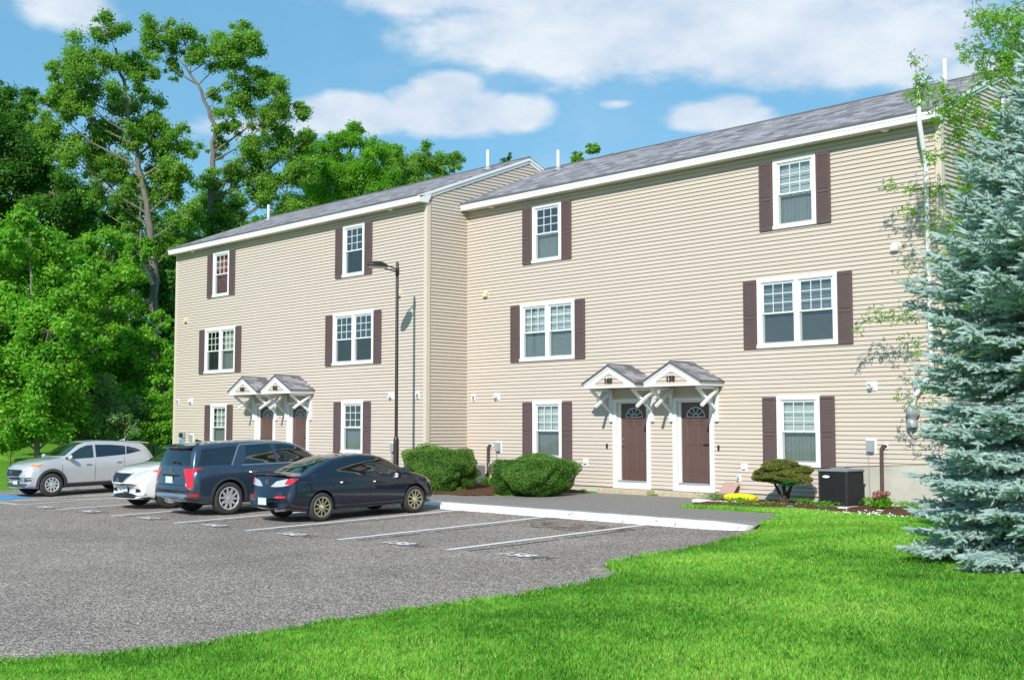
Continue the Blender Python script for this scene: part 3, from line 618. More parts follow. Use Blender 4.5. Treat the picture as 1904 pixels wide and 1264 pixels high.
def building(name, label, ox, oy, dz, W, ridge_y, ridge_z, eave_z, specs, right):
    """front wall plane y=oy, x from ox to ox+W"""
    loc = (ox + W / 2, oy + 4, -.4); root = thing(name, label, 'apartment building', loc)
    y = oy; holes = []
    for k, fill in specs['windows'].items():
        xc = ox + {'a': 3.447, 'b': 11.745}[k[0]]; fl = k[1]
        if fl == '3': holes.append(window(root, xc, 1.178, 7.868 + dz, 6.172 + dz, y, False, fill))
        if fl == '2': holes.append(window(root, xc, 2.195, 5.012 + dz, 3.323 + dz, y, True, fill))
        if fl == '1': holes.append(window(root, xc, 1.172, 2.168 + dz, .487 + dz, y, False, fill))
    holes.append(door(root, ox + 6.6135, y, dz, True)); holes.append(door(root, ox + 8.6615, y, dz, False))
    canopy(root, ox + 6.62, y, dz, specs['nums'][0]); canopy(root, ox + 8.69, y, dz, specs['nums'][1])
    top = eave_z - .19; zb = -.18 + dz; x0, x1 = ox, ox + W
    w = MB()
    step = ox + 12.93 if right else 1e9
    if right:
        siding(w, 'y', y, -1, lambda z: (x0 + .02, x1 - .12) if z > .61 else (x0 + .02, step), zb, top, holes)
    else:
        siding(w, 'y', y, -1, lambda z: (x0 + .11, x1 - .11), zb, top, holes)
    w.build('front_siding', M['siding'], root)
    # gable walls
    yb = 2 * ridge_y - (y - .35) - .35
    sl = (ridge_z - eave_z) / (ridge_y - (y - .35))
    for X, sgn in ((x1, 1), (x0, -1)):
        if sgn < 0 and right: continue
        g = MB(); f = lambda z, t=top: (y + .10, yb) if z < eave_z - .12 + sl * .35 else (max(y + .1, ridge_y - (ridge_z - .10 - z) / sl), min(yb, ridge_y + (ridge_z - .10 - z) / sl))
        siding(g, 'x', X, sgn, f, (.6 if right else zb), ridge_z - .12, []); g.build('gable_siding', M['siding'], root)
    # core walls behind siding (closed body)
    c = MB(); q = .02
    c.box(x0 + q, x1 - q, y + .78, yb - q, -.9, top)
    for X in (x0 + q, x1 - q - .1):
        c.prism([(y + .005, -.9), (y + .78, -.9), (y + .78, top), (y + .005, top)], 'x', X, X + .1)
        c.prism([(y + .05, top), (yb - .05, top), (ridge_y, ridge_z - .14)], 'x', X + .001, X + .099)
    c.build('wall_core', M['room'], root)
    fd = MB(); fd.box(x0 + .01, x1 - .01, y + .012, y + .25, -1.0, zb + .01)
    if right: fd.box(step + .0, x1 - .012, y + .004, y + .26, -1.0, .635)
    fd.box(x1 - .30, x1 - .008, y + .26, yb, -1.0, .63 if right else zb)
    fd.build('foundation', M['concrete'], root)
    st = MB(); st.box(ox + 5.62, ox + 7.35, y - .33, y + .01, -.6, zb - .04); st.box(ox + 7.72, ox + 9.48, y - .33, y + .01, -.6, zb - .042); st.build('stoop', M['stoop'], root, bevel=.02)
    def post(*a): c_ = MB(); c_.box(*a); c_.build('corner_post', M['corner'], root, bevel=.005)
    cp = MB()
    cp.box(x1 - .11, x1 + .036, y - .038, y + .03, (.61 if right else zb) - .01, top); cp.box(x1 - .03, x1 + .039, y + .03, y + .11, (.61 if right else zb) - .01, top)
    if not right: post(x0 - .024, x0 + .11, y - .038, y + .08, zb - .01, top)
    else: post(x0 - .0, x0 + .035, y - .04, y - .0, zb, top)
    cp.build('corner_post', M['corner'], root, bevel=.005)
    xr0, xr1 = (x0 + .03, x1 + .07) if right else (x0 - .07, x1 + .07)
    ro = roof(root, xr0, xr1, y - .37, ridge_y, eave_z, ridge_z)
    f = MB(); f.box(xr0 + .01, xr1, y - .355, y - .325, eave_z - .225, eave_z - .045); f.box(xr0 + .008, xr1 + .002, y - .366, y - .355, eave_z - .12, eave_z - .05)
    f.build('fascia', M['trim'], root, bevel=.003)
    s = MB(); s.box(xr0 + .02, xr1 - .01, y - .325, y + .0, eave_z - .215, eave_z - .195); so = s.build('soffit', M['soffit'], root)
    gr = MB(); xx = xr0 + .2
    while xx < xr1 - .1: gr.box(xx, xx + .006, y - .32, y - .02, eave_z - .2175, eave_z - .2150); xx += .1
    gr.build('soffit_groove', M['corner'], so)
    gable_trim(root, xr1 - .07, y - .37, ridge_y, eave_z, ridge_z, 1)
    if not right: gable_trim(root, xr0 + .07, y - .37, ridge_y, eave_z, ridge_z, -1)
    e = MB(); e.prism([(y - .37, eave_z - .06), (y - .37, eave_z - .235), (y - .02, eave_z - .235), (y + .1, eave_z - .06 + .1)], 'x', xr1 - .012, xr1 + .01); e.build('eave_return', M['trim'], root)
    for sx in specs['soffit_lights']:
        l = MB(); l.lathe([(0, -.055), (.07, -.05), (.10, -.02), (.10, 0)], (sx, y - .17, eave_z - .217), 'z', 18); l.build('soffit_light', M['trim'], root, smooth=True)
    for px, py, h in specs['pipes']:
        vent_pipe(root, px, py, eave_z + sl * (py - (y - .37)), h)
    for nm, bx, bz in specs['fittings']:
        if nm == 'dryer': dryer_vent(root, bx, bz, y)
        elif nm == 'bracket': camera_light(root, bx, bz, y)
        elif nm == 'yellow': vent_hood(root, bx, bz, y, M['yellowvent'])
        elif nm == 'hood': vent_hood(root, bx, bz, y, M['trim'])
        elif nm == 'outlet':
            q = wallbox('wall_outlet', root, bx, bz, y, .10, .09, .05, M['soffit'], plate=(.19, .19))
        elif nm == 'spigot':
            p = MB(); p.box(bx - .07, bx + .07, y - .028, y - .002, bz - .07, bz + .07); q = p.build('spigot_plate', M['trim'], root, bevel=.004)
            p = MB(); p.tube([(bx, y - .02, bz + .01), (bx, y - .09, bz + .005), (bx - .005, y - .12, bz - .05)], .018, 8); p.lathe([(.0, -.01), (.03, -.008), (.03, .008), (0, .01)], (bx, y - .08, bz + .045), 'z', 10); p.build('tap', M['greybox'], q, smooth=True)
        elif nm == 'doorbell':
            wallbox('doorbell', root, bx, bz, y, .05, .13, .03, M['black'])
        elif nm == 'switchbox':
            q = wallbox('electrical_box', root, bx, bz, y, .17, .26, .09, M['greybox'], plate=(.27, .34))
            p = MB(); p.tube([(bx - .07, y - .06, bz - .13), (bx - .06, y - .05, bz - .4), (bx - .05, y - .04, bz - 1.2)], .012, 6); p.build('conduit', M['greybox'], q, smooth=True)
        elif nm == 'lineset':
            q = wallbox('pipe_flashing', root, bx, bz, y, .12, .12, .02, M['trim'])
            p = MB(); p.tube([(bx + .02, y - .02, bz), (bx - .03, y - .09, bz + .01), (bx - .07, y - .10, bz - .06), (bx - .08, y - .09, bz - .3), (bx - .08, y - .10, bz - 1.25)], [.035, .04, .042, .042, .042], 10); p.build('insulated_pipe', M['cable'], q, smooth=True)
    return root

# left building (closer to the lot), right building
OXL, OYL, DZL = -15.4147, -1.6456, .084
left = building('apartment_building', 'beige clapboard apartment building on the left, standing forward, entrances numbered 164 and 162', OXL, OYL, DZL, 15.41, 2.62, 10.2, 8.37,
    dict(windows={'a3': 'redcloth', 'b3': 'dark', 'a2': ('dark', 'grey_low'), 'b2': 'dark', 'a1': 'curtain', 'b1': 'lowcurtain'}, nums=('164', '162'), soffit_lights=(-1.6, -13.9), pipes=[(-.83, 1.58, .62), (-13.39, 1.21, .62)],
         fittings=[('yellow', -14.56, 5.54), ('dryer', -14.06, 2.40), ('bracket', -15.1, 2.42), ('dryer', -1.66, 2.37), ('bracket', -.40, 2.39), ('yellow', -1.3, 5.5), ('switchbox', -13.95, .98), ('switchbox', -1.52, .80), ('lineset', -1.30, .82), ('spigot', -1.32, .15)]), False)
right = building('apartment_building', 'beige clapboard apartment building on the right, set back, entrances numbered 160 and 158', 0, 0, 0, 15.41, 3.3, 9.89, 8.28,
    dict(windows={'a3': 'lowcurtain', 'b3': 'blindc', 'a2': 'blind', 'b2': 'blinddim', 'a1': 'blindc', 'b1': 'blindc'}, nums=('160', '158'), soffit_lights=(1.25, 14.2), pipes=[(1.42, 2.55, .62), (14.17, 2.85, .62)],
         fittings=[('yellow', .85, 5.44), ('dryer', 1.34, 2.33), ('bracket', .28, 2.34), ('hood', 14.32, 5.41), ('dryer', 13.67, 2.34), ('dryer', 14.8, 2.34), ('switchbox', 1.42, .83), ('lineset', 1.10, .86), ('spigot', 1.08, .30), ('outlet', 4.93, .46), ('doorbell', 5.73, .91), ('doorbell', 9.44, .91), ('outlet', 10.19, .44), ('spigot', 10.03, .17), ('switchbox', 13.62, 1.0), ('lineset', 13.98, 1.0)]), True)
# electric meter with sticker on the left building, radon pipe and gable louvre on the right one
p = MB(); p.box(-14.72, -14.46, OYL - .14, OYL - .03, .62, .98); p.box(-14.73, -14.45, OYL - .1, OYL - .03, 1.0, 1.22); q = p.build('electric_meter', M['greybox'], left, bevel=.01)
p = MB(); p.lathe([(.0, -.1), (.085, -.09), (.09, 0)], (-14.59, OYL - .1, 1.1), 'y', 18); p.build('meter_dome', M['pane_dark'], q, smooth=True)
p = MB(); p.box(-14.69, -14.49, OYL - .146, OYL - .142, .64, .90); p.build('blue_sticker', mat('sticker_blue', (.05, .28, .7), .4, nscale=9, namt=.2), q)
r_ = MB(); r_.tube([(15.20, -.52, 8.75), (15.20, -.52, 8.05), (15.2, -.5, 7.95), (15.13, -.16, 7.28), (15.12, -.10, 7.15), (15.13, -.10, 2.72), (15.11, -.1, 2.58), (14.76, -.12, 2.12), (14.7, -.12, 1.98), (14.69, -.13, 1.85)], .052, 12)
q = r_.build('radon_pipe', M['pipewhite'], right, smooth=True)
r_ = MB(); r_.lathe([(.06, 1.92), (.10, 1.90), (.15, 1.80), (.15, 1.72), (.11, 1.66), (.07, 1.60), (.06, 1.50)], (14.69, -.14, 0), 'z', 18); r_.lathe([(.11, 1.42), (.125, 1.52), (.09, 1.6), (.06, 1.62)], (14.66, -.12, 0), 'z', 14); r_.build('radon_fan', M['greybox'], q, smooth=True)
r_ = MB(); r_.tube([(14.60, -.10, 1.45), (14.62, -.10, 1.28), (14.72, -.10, 1.21), (14.84, -.10, 1.28), (14.86, -.10, 1.6)], .014, 8); r_.build('fan_cable', M['greybox'], q, smooth=True)
for z_ in (6.6, 4.8, 3.1):
    r_ = MB(); r_.box(15.06, 15.19, -.155, -.02, z_, z_ + .03); r_.build('pipe_clip', M['greybox'], q)
lv = MB(); yc, zc_ = 3.3, 8.95
pts = [(yc - .22, zc_ - .35), (yc + .22, zc_ - .35), (yc + .22, zc_ + .15)] + [(yc + .22 * math.cos(a), zc_ + .15 + .22 * math.sin(a)) for a in np.linspace(.3, math.pi - .3, 8)] + [(yc - .22, zc_ + .15)]
lv.prism(pts, 'x', 15.43, 15.47); q = lv.build('gable_louvre', M['trim'], right, bevel=.005)
lv = MB()
for k in range(9): lv.box(15.47, 15.478, yc - .16, yc + .16, zc_ - .29 + k * .055, zc_ - .265 + k * .055)
lv.build('louvre_slat', M['greybox'], q)
# ================================================================== CARS
def paint(name, col, metal=0, rough=.35, coat=1):
    m = mat(name, col, rough, metal, .5, 900, .10, coat=coat); return m
CARM = dict(glass=glassmat('car_glass', (.20, .25, .24), .12, .9), tint=glassmat('privacy_glass', (.02, .022, .03), .14, .9), black=M['black'], cladding=mat('grey_cladding', (.045, .045, .05), .6, nscale=30, namt=.1),
            red=mat('tail_lamp_red', (.55, .008, .02), .08, coat=1, nscale=60, namt=.15), clear=mat('lamp_clear', (.62, .64, .68), .12, .3, coat=1, nscale=45, namt=.35), amber=mat('lamp_amber', (.75, .22, .04), .12, coat=1, nscale=50, namt=.2),
            alloy=mat('alloy', (.60, .61, .63), .38, .45, nscale=10, namt=.05), gold=mat('alloy_gold', (.60, .53, .34), .25, .85, nscale=10, namt=.06), darkalloy=mat('alloy_dark', (.07, .07, .08), .3, .8, nscale=10, namt=.05),
            plate=mat('number_plate', (.60, .72, .78), .4, nscale=25, namt=.12), plateg=mat('number_plate_green', (.60, .76, .68), .4, nscale=25, namt=.18), brake=mat('brake_disc', (.12, .12, .12), .5, .7, nscale=20, namt=.2), seam=mat('panel_gap', (.008, .008, .009), .8, nscale=9, namt=.1),
            seat=mat('seat_fabric', (.17, .155, .14), .8, nscale=15, namt=.15), silver=mat('satin_silver', (.55, .56, .58), .3, .9, nscale=10, namt=.05))
def interp(tab, y): return float(np.interp(y, [a for a, b in tab], [b for a, b in tab]))
def smooth_body(sp):
    ys = set()
    for k in ('T', 'B', 'W', 'Z'): ys |= {a for a, b in sp[k]}
    y0, y1 = min(ys), max(ys); ys |= set(np.arange(y0 + .06, y1 - .05, .13)); ys = sorted(ys); o = [ys[0]]
    for y in ys[1:]:
        if y - o[-1] > .035: o.append(y)
    o[-1] = y1; ys = o; V = []; rings = []
    def ring(y, sc=1, yy=None):
        T, B, W, Zb = (interp(sp[k], y) for k in ('T', 'B', 'W', 'Z')); B = min(B, T - .03)
        kt = sp.get('tumble', .32); h = max(0, T - .06 - B); xb = W - .055 - .03 * (h > .1); x7 = xb - kt * h; z7 = max(T - .055 - .02 * min(1, h / .3), B + .012)
        if h < .02: x7 = xb - .07; z7 = B + (T - B) * .55
        zm = Zb + (B - Zb) * .38; zs = Zb + (B - Zb) * .72
        P = [(0, Zb), (W - .16, Zb), (W - .045, Zb + .05), (W - .012, Zb + .14), (W, zm), (W - .002, zs), (W - .022, B - .045), (xb, B)]
        if h > .02: P += [(xb - kt * h * .5 + .012, B + (z7 - B) * .5)]
        else: P += [(xb - .03, B + (T - B) * .3)]
        P += [(x7, z7), (x7 * .86, z7 + (T - z7) * .62), (x7 * .5, T - .012), (0, T)]
        zc = (T + Zb) / 2; out = []
        for x, z in P:
            g = 0
            fr = max(0, (y - (y1 - .75)) / .75); rr = max(0, ((y0 + .6) - y) / .6); u = (abs(x) / sp['hw'])
            g = -sp['bowf'] * fr * u ** 3 + sp['bowr'] * rr * u ** 3.5
            out.append((x * sc, (yy if yy is not None else y) + g, zc + (z - zc) * sc))
        full = out + [(-x, yv, z) for x, yv, z in out[-2:0:-1]]
        return full
    rows = [ring(ys[0], .86, ys[0] - .028)] + [ring(y) for y in ys] + [ring(ys[-1], .84, ys[-1] + .03)]
    n = len(rows[0]); v = [p for r in rows for p in r]; f = []
    for i in range(len(rows) - 1):
        for k in range(n): f.append((i * n + k, i * n + (k + 1) % n, (i + 1) * n + (k + 1) % n, (i + 1) * n + k))
    half = n // 2
    for b in (0, (len(rows) - 1) * n):       # cap strips
        for k in range(half - 1):
            a, c, d, e = k, k + 1, (n - k - 1) % n, (n - k) % n
            q = (b + a, b + c, b + d, b + e)
            f.append(tuple(dict.fromkeys(q)))
        
    return v, f
def make_car(spec, name, label, cat, loc, rz, mats):
    root = thing(name, label, cat, loc, rz=rz, local=True)
    v, f = smooth_body(spec); me = bpy.data.meshes.new('body'); me.from_pydata(v, [], [x for x in f if len(x) > 2]); 
    bm = bmesh.new(); bm.from_mesh(me); bmesh.ops.remove_doubles(bm, verts=bm.verts, dist=1e-5); bmesh.ops.recalc_face_normals(bm, faces=bm.faces); bm.to_mesh(me); bm.free()
    o = link('body', me, [mats['paint'], CARM['black']], root); o.parent = None
    ss = o.modifiers.new('s', 'SUBSURF'); ss.levels = 1; ss.render_levels = 1
    dg = bpy.context.evaluated_depsgraph_get(); me2 = bpy.data.meshes.new_from_object(o.evaluated_get(dg)); bvm = bmesh.new(); bvm.from_mesh(me2); bmesh.ops.triangulate(bvm, faces=bvm.faces); bv = BVHTree.FromBMesh(bvm); bvm.free()
    # wheel wells
    rad = spec['tyre'] / 2; ar = spec['arch']; cuts = []
    for ya in spec['axles']:
        c = MB(); c.lathe([(0, -2), (ar, -2), (ar, 2), (0, 2)], (0, ya, rad + .015), 'x', 40)
        for s in (-1, 1):
            c = MB(); xa, xb_ = sorted((s * (spec['hw'] - .30), s * (spec['hw'] + .2)))
            c.lathe([(ar, xa), (ar, xb_)], (0, ya, rad + .02), 'x', 44); nn = 44; c.f.append(tuple(range(nn))); c.f.append(tuple(range(2 * nn - 1, nn - 1, -1))); c.m += [0, 0]
            q = c.build('cut', [CARM['black'], CARM['black']]); q.data.polygons.foreach_set('material_index', [1] * len(q.data.polygons)); cuts.append(q)
            b = o.modifiers.new('b', 'BOOLEAN'); b.operation = 'DIFFERENCE'; b.object = q; b.solver = 'EXACT'
    bpy.context.view_layer.update()
    dg = bpy.context.evaluated_depsgraph_get(); me3 = bpy.data.meshes.new_from_object(o.evaluated_get(dg))
    o.modifiers.clear(); o.data = me3; o.parent = root
    me3.polygons.foreach_set('use_smooth', [True] * len(me3.polygons)); me3.set_sharp_from_angle(angle=R(38))
    for q in cuts: bpy.data.objects.remove(q)
    body = o
    def cast(a, s, z):
        n = Vector((math.cos(a), math.sin(a), 0)); t_ = Vector((-math.sin(a), math.cos(a), 0)); st = n * 6 + t_ * s + Vector((0, 0, z))
        h = bv.ray_cast(st, -n)
        if h[0] is None: h = bv.find_nearest(n * 1.0 + t_ * s + Vector((0, 0, z)))
        return h[0], h[1]
    def drape(nm, poly, m, a=0, off=.004, thick=.012, parent=None, mirror=False, res=.07, ref=None, strip=False):
        if ref:
            sg = -1 if math.sin(R(a)) > 0 and abs(a) > 20 else 1; s0 = -math.sin(R(a)) * ref[1] + math.cos(R(a)) * ref[2]; poly = [(sg * (p - ref[0]) + s0, q) for p, q in poly]
        bm = bmesh.new()
        if strip:
            h = len(poly) // 2; A_ = poly[:h]; B_ = poly[h:][::-1]; va = []; vb = []
            for i in range(h):
                if i:
                    k = max(1, int(math.hypot(A_[i][0] - A_[i - 1][0], A_[i][1] - A_[i - 1][1]) / res))
                    for j in range(1, k): w_ = j / k; va.append(bm.verts.new((A_[i - 1][0] * (1 - w_) + A_[i][0] * w_, A_[i - 1][1] * (1 - w_) + A_[i][1] * w_, 0))); vb.append(bm.verts.new((B_[i - 1][0] * (1 - w_) + B_[i][0] * w_, B_[i - 1][1] * (1 - w_) + B_[i][1] * w_, 0)))
                va.append(bm.verts.new((*A_[i], 0))); vb.append(bm.verts.new((*B_[i], 0)))
            for i in range(len(va) - 1): bm.faces.new((va[i], va[i + 1], vb[i + 1], vb[i]))
        else: bm.faces.new([bm.verts.new((x, y, 0)) for x, y in poly]).normal_update()
        bm.normal_update()
        for _ in range(0 if strip else 5):
            bmesh.ops.triangulate(bm, faces=bm.faces); es = [e for e in bm.edges if e.calc_length() > res]
            if not es: break
            bmesh.ops.subdivide_edges(bm, edges=es, cuts=1)
        bmesh.ops.triangulate(bm, faces=bm.faces)
        bnd = [e for e in bm.edges if e.is_boundary]; nrm = {}
        for v in bm.verts:
            p, n = cast(R(a), v.co.x, v.co.y); v.co = p + n * off; nrm[v] = n
        bm.normal_update(); 
        ex = bmesh.ops.extrude_edge_only(bm, edges=bnd); nv = [g for g in ex['geom'] if isinstance(g, bmesh.types.BMVert)]
        old = list(nrm.keys())
        for v in nv:
            src = min((ee.other_vert(v) for ee in v.link_edges if ee.other_vert(v) in nrm), key=lambda q: (q.co - v.co).length); v.co = src.co - nrm[src] * (off + thick)
        bmesh.ops.recalc_face_normals(bm, faces=bm.faces)
        res_ = []
        for mir in ((False, True) if mirror else (False,)):
            b2 = bm.copy()
            if mir:
                for v in b2.verts: v.co.x = -v.co.x
                bmesh.ops.reverse_faces(b2, faces=b2.faces)
            me = bpy.data.meshes.new(nm); b2.to_mesh(me); b2.free(); me.polygons.foreach_set('use_smooth', [True] * len(me.polygons)); me.set_sharp_from_angle(angle=R(35)); res_.append(link(nm, me, m, parent or root))
        bm.free(); return res_
    def line(nm, pts, w, m, a=0, off=.003, **k):
        """thin draped strip along polyline"""
        P = [Vector(p) for p in pts]; Lp = []; Rp = []
        for i, p in enumerate(P):
            d = (P[min(i + 1, len(P) - 1)] - P[max(0, i - 1)]).normalized(); q = Vector((-d.y, d.x)) * w / 2; Lp.append(p + q); Rp.append(p - q)
        return drape(nm, [tuple(p) for p in Lp + Rp[::-1]], m, a, off, .004, strip=True, **k)
    # wheels
    for ya in spec['axles']:
        for s in (-1, 1):
            xo = s * (spec['hw'] - .02); tw = .215; c = (0, ya, rad)
            w = MB(); rr = spec['rim'] / 2
            w.lathe([(rr * .98, 0), (rr * .98, -tw), (0, -tw)] if s > 0 else [(rr * .98, 0), (rr * .98, tw), (0, tw)], (xo, ya, rad), 'x', 36); w.lathe([(0, -s * .07), (rr * .62, -s * .07), (rr * .62, -s * .10), (0, -s * .10)], (xo, ya, rad), 'x', 30)
            wh = w.build('wheel', CARM['brake'], root, smooth=True)
            t_ = MB(); q = s; t_.lathe([(rr, 0), (rr + .012, q * .012), (rad - .05, q * .018), (rad - .018, q * .004), (rad, -q * .03), (rad, -q * (tw - .03)), (rad - .018, -q * (tw - .004)), (rr, -q * tw)], (xo, ya, rad), 'x', 44); t_.build('tyre', M['tyre'], wh, smooth=True)
            r_ = MB(); lip = mats['rim']
            r_.lathe([(rr + .004, q * .004), (rr - .012, q * .012), (rr - .028, q * .002), (rr - .035, -q * .05)], (xo, ya, rad), 'x', 44)
            r_.lathe([(0, q * .004), (.055, q * .004), (.075, -q * .012), (.08, -q * .06)], (xo, ya, rad), 'x', 20)
            n = spec['spokes']
            for k in range(n):
                an0 = 2 * math.pi * k / n + .2
                for dd in (spec.get('split', 0), -spec.get('split', 0)) if spec.get('split') else (0,):
                    a0, a1 = an0 + dd * .6, an0 + dd * 1.6; w0, w1 = spec['sw']
                    p0 = (xo - q * .004, ya + .05 * math.cos(a0), rad + .05 * math.sin(a0)); p1 = (xo + q * .0, ya + (rr - .02) * math.cos(a1), rad + (rr - .02) * math.sin(a1))
                    p0 = Vector(p0); p1 = Vector(p1); d = (p1 - p0).normalized(); u = Vector((1, 0, 0)).cross(d).normalized(); X = Vector((q, 0, 0))
                    vs = [p0 - u * w0 / 2, p0 + u * w0 / 2, p1 + u * w1 / 2, p1 - u * w1 / 2]; r_.add([p + X * .006 for p in vs] + [p - X * .035 + (p - (p0 + p1) / 2) * 0 for p in vs], [(0, 1, 2, 3), (7, 6, 5, 4), (0, 4, 5, 1), (1, 5, 6, 2), (2, 6, 7, 3), (3, 7, 4, 0)])
            r_.build('rim', lip, wh)
            if spec.get('cap'): 
                cpm = MB(); cpm.lathe([(0, q * .012), (.032, q * .010), (.036, q * .004)], (xo, ya, rad), 'x', 16); cpm.build('hub_cap', CARM['alloy'], wh, smooth=True)
    # arch trims
    if spec.get('cladding'):
        for ya in spec['axles']:
            zc = rad + .02; A = np.linspace(R(-18), R(198), 26); zmin = interp(spec['Z'], ya) + .02
            outp = [(ya + (ar + spec['cladding']) * math.cos(t), max(zmin, zc + (ar + spec['cladding']) * math.sin(t))) for t in A]; inp = [(ya + (ar - .004) * math.cos(t), max(zmin, zc + (ar - .004) * math.sin(t))) for t in A]
            drape('arch_trim', outp + inp[::-1], mats.get('clad', CARM['cladding']), 0, .014, .02, mirror=True, res=.05, strip=True)
    # sill
    ra, fa = spec['axles']; zz = interp(spec['Z'], 0)
    drape('sill', [(ra + ar + .01, zz + .03), (fa - ar - .01, zz + .03), (fa - ar - .0, zz + spec['sill']), (ra + ar + .0, zz + spec['sill'])], mats.get('clad', mats['paint']), 0, .010, .02, mirror=True, res=.12)
    for p in spec['side_glass']:
        drape('side_window', p[0], CARM[p[1]], 0, .003, .006, mirror=True, res=.08)
    for p in spec.get('side_trim', []): line('window_trim', p[0], p[1], mats[p[2]] if p[2] in mats else CARM[p[2]], 0, .006, mirror=True)
    for p in spec['seams']: line('panel_seam', p, .011, CARM['seam'], 0, .0015, mirror=True)
    for p, z in spec['handles']:
        for s in (-1, 1):
            h = MB(); pt, nn = cast(0, p, z); X = s * (pt.x + .028); h.tube([(X - s * .03, p - .10, z), (X, p - .075, z), (X, p + .075, z), (X - s * .03, p + .10, z)], .014, 8); h.build('door_handle', mats['handle'], root, smooth=True)
    # mirrors
    for s in (-1, 1):
        my, mz = spec['mirror']; pt, nn = cast(0, my, mz - .02); X = s * pt.x; h = MB()
        bm = bmesh.new(); bmesh.ops.create_icosphere(bm, subdivisions=3, radius=1); 
        for v_ in bm.verts:
            v_.co = Vector((v_.co.x * .125, (v_.co.y * .075 if v_.co.y > 0 else v_.co.y * .03), v_.co.z * .085)) + Vector((X + s * .15, my, mz + .06))
        me = bpy.data.meshes.new('mirror'); bm.to_mesh(me); bm.free(); me.polygons.foreach_set('use_smooth', [True] * len(me.polygons)); q = link('mirror', me, mats['paint'], root)
        h.beam((X - s * .02, my, mz), (X + s * .1, my, mz + .03), .05, .03); h.build('mirror_arm', CARM['black'], q)
        g = MB(); g.box(min(X + s * .05, X + s * .25), max(X + s * .05, X + s * .25), my - .034, my - .026, mz + .01, mz + .12); g.build('mirror_glass', CARM['chrome'] if 'chrome' in CARM else M['chrome'], q, bevel=.004)
    # screens
    drape('rear_window', spec['rear_glass'], CARM[spec.get('rg', 'glass')], -90, .004, .006, res=.1)
    drape('windscreen', spec['front_glass'], CARM['glass'], 90, .004, .006, res=.1)
    return root, drape, line, cast, body
def ellipse_ring(c, n, t, a, b, r, mb, k=20):
    """ring emblem on plane with axes t (horizontal) and z"""
    c = Vector(c); t = Vector(t); z = Vector((0, 0, 1)); pts = [c + t * a * math.cos(q) + z * b * math.sin(q) for q in np.linspace(0, 2 * math.pi, k + 1)]; mb.tube(pts, r, 6)

def flat_plate(car, cast, a, z, m, out=.02, w=.155, h=.077):
    p, n_ = cast(R(a), 0, z); s = 1 if a > 0 else -1; y = max(abs(cast(R(a), 0, z + h)[0].y), abs(cast(R(a), 0, z - h)[0].y)) * s + s * out
    e = MB(); e.box(-w, w, min(y, y - s * .03), max(y, y - s * .03), z - h, z + h); q = e.build('number_plate', m, car, bevel=.004)
    e = MB(); e.box(-w - .012, w + .012, min(y - s * .02, y - s * .06), max(y - s * .02, y - s * .06), z - h - .012, z + h + .012); e.build('plate_holder', CARM['black'], q)
# ---- dark blue saloon (rear to the camera)
sal = dict(hw=.8775, bowf=.30, bowr=.22, tyre=.634, arch=.352, rim=.45, axles=(-1.32, 1.32), spokes=10, sw=(.034, .026), cap=1, sill=.075, tumble=.40,
    T=[(-2.30, .56), (-2.26, .64), (-2.22, .70), (-2.19, .90), (-2.15, 1.045), (-2.08, 1.055), (-1.72, 1.06), (-1.3, 1.23), (-.85, 1.385), (-.45, 1.44), (-.05, 1.455), (.35, 1.425), (.62, 1.345), (1.02, 1.14), (1.30, .985), (1.55, .945), (1.85, .87), (2.02, .79), (2.09, .70), (2.13, .60)],
    B=[(-2.30, .50), (-2.2, .84), (-2.1, .95), (-1.7, .985), (-1.0, .985), (0, .945), (1.1, .905), (1.5, .87), (1.95, .74), (2.13, .50)],
    W=[(-2.30, .80), (-2.15, .85), (-1.6, .872), (0, .8775), (1.4, .875), (1.85, .85), (2.13, .76)], Z=[(-2.30, .32), (-2.1, .26), (-1.7, .21), (1.6, .19), (2.0, .19), (2.13, .22)],
    side_glass=[([(-1.30, 1.03), (-1.14, 1.135), (-.86, 1.26), (-.45, 1.345), (-.02, 1.365), (-.06, .965), (-.9, .985)], 'glass'), ([(.03, 1.365), (.33, 1.335), (.58, 1.255), (.92, 1.07), (1.08, .975), (1.04, .945), (.02, .965)], 'glass')],
    side_trim=[], seams=[[(-.02, .95), (-.02, .6), (.02, .33)], [(-.95, .97), (-1.02, .78), (-.93, .62), (-.80, .48), (-.78, .33)], [(1.02, .92), (1.05, .6), (.98, .33)], [(-.78, .33), (.98, .33)]],
    handles=[(-.72, .83), (.20, .80)], mirror=(.97, .955),
    rear_glass=[(-.60, 1.085), (.60, 1.085), (.46, 1.385), (-.46, 1.385)], front_glass=[(-.68, 1.01), (.68, 1.01), (.50, 1.38), (-.50, 1.38)])
car_z = lambda x, y: lzf(x, y)
def place(spec, name, label, cat, x, y, rz, mats):
    root, drape, line, cast, body = make_car(spec, name, label, cat, (x, y, lzf(x, y) + .008), rz, mats)
    root.rotation_euler = (math.atan(.0237) * (1 if abs(rz) < 1 else -1), 0, rz); return root, drape, line, cast
pm = paint('paint_navy', (.0035, .006, .020), .0, .22)
car, drape, line, cast = place(sal, 'parked_car', 'dark navy saloon with gold alloy wheels, parked nose in beside the lamp post', 'car', 4.42, -7.66, 0, dict(paint=pm, rim=CARM['gold'], handle=pm))
for s in (-1, 1):
    pass
drape('tail_lamp', [(.24, .79), (.40, .785), (.62, .80), (.82, .84), (.95, .965), (.70, .96), (.42, .91)], CARM['clear'], -60, .006, .01, mirror=True, ref=(.62, .62, -2.24))
drape('tail_lamp_reflector', [(.10, .845), (.40, .85), (.62, .96), (.45, .965), (.28, .96)], CARM['red'], -30, .009, .012, mirror=True) if False else None
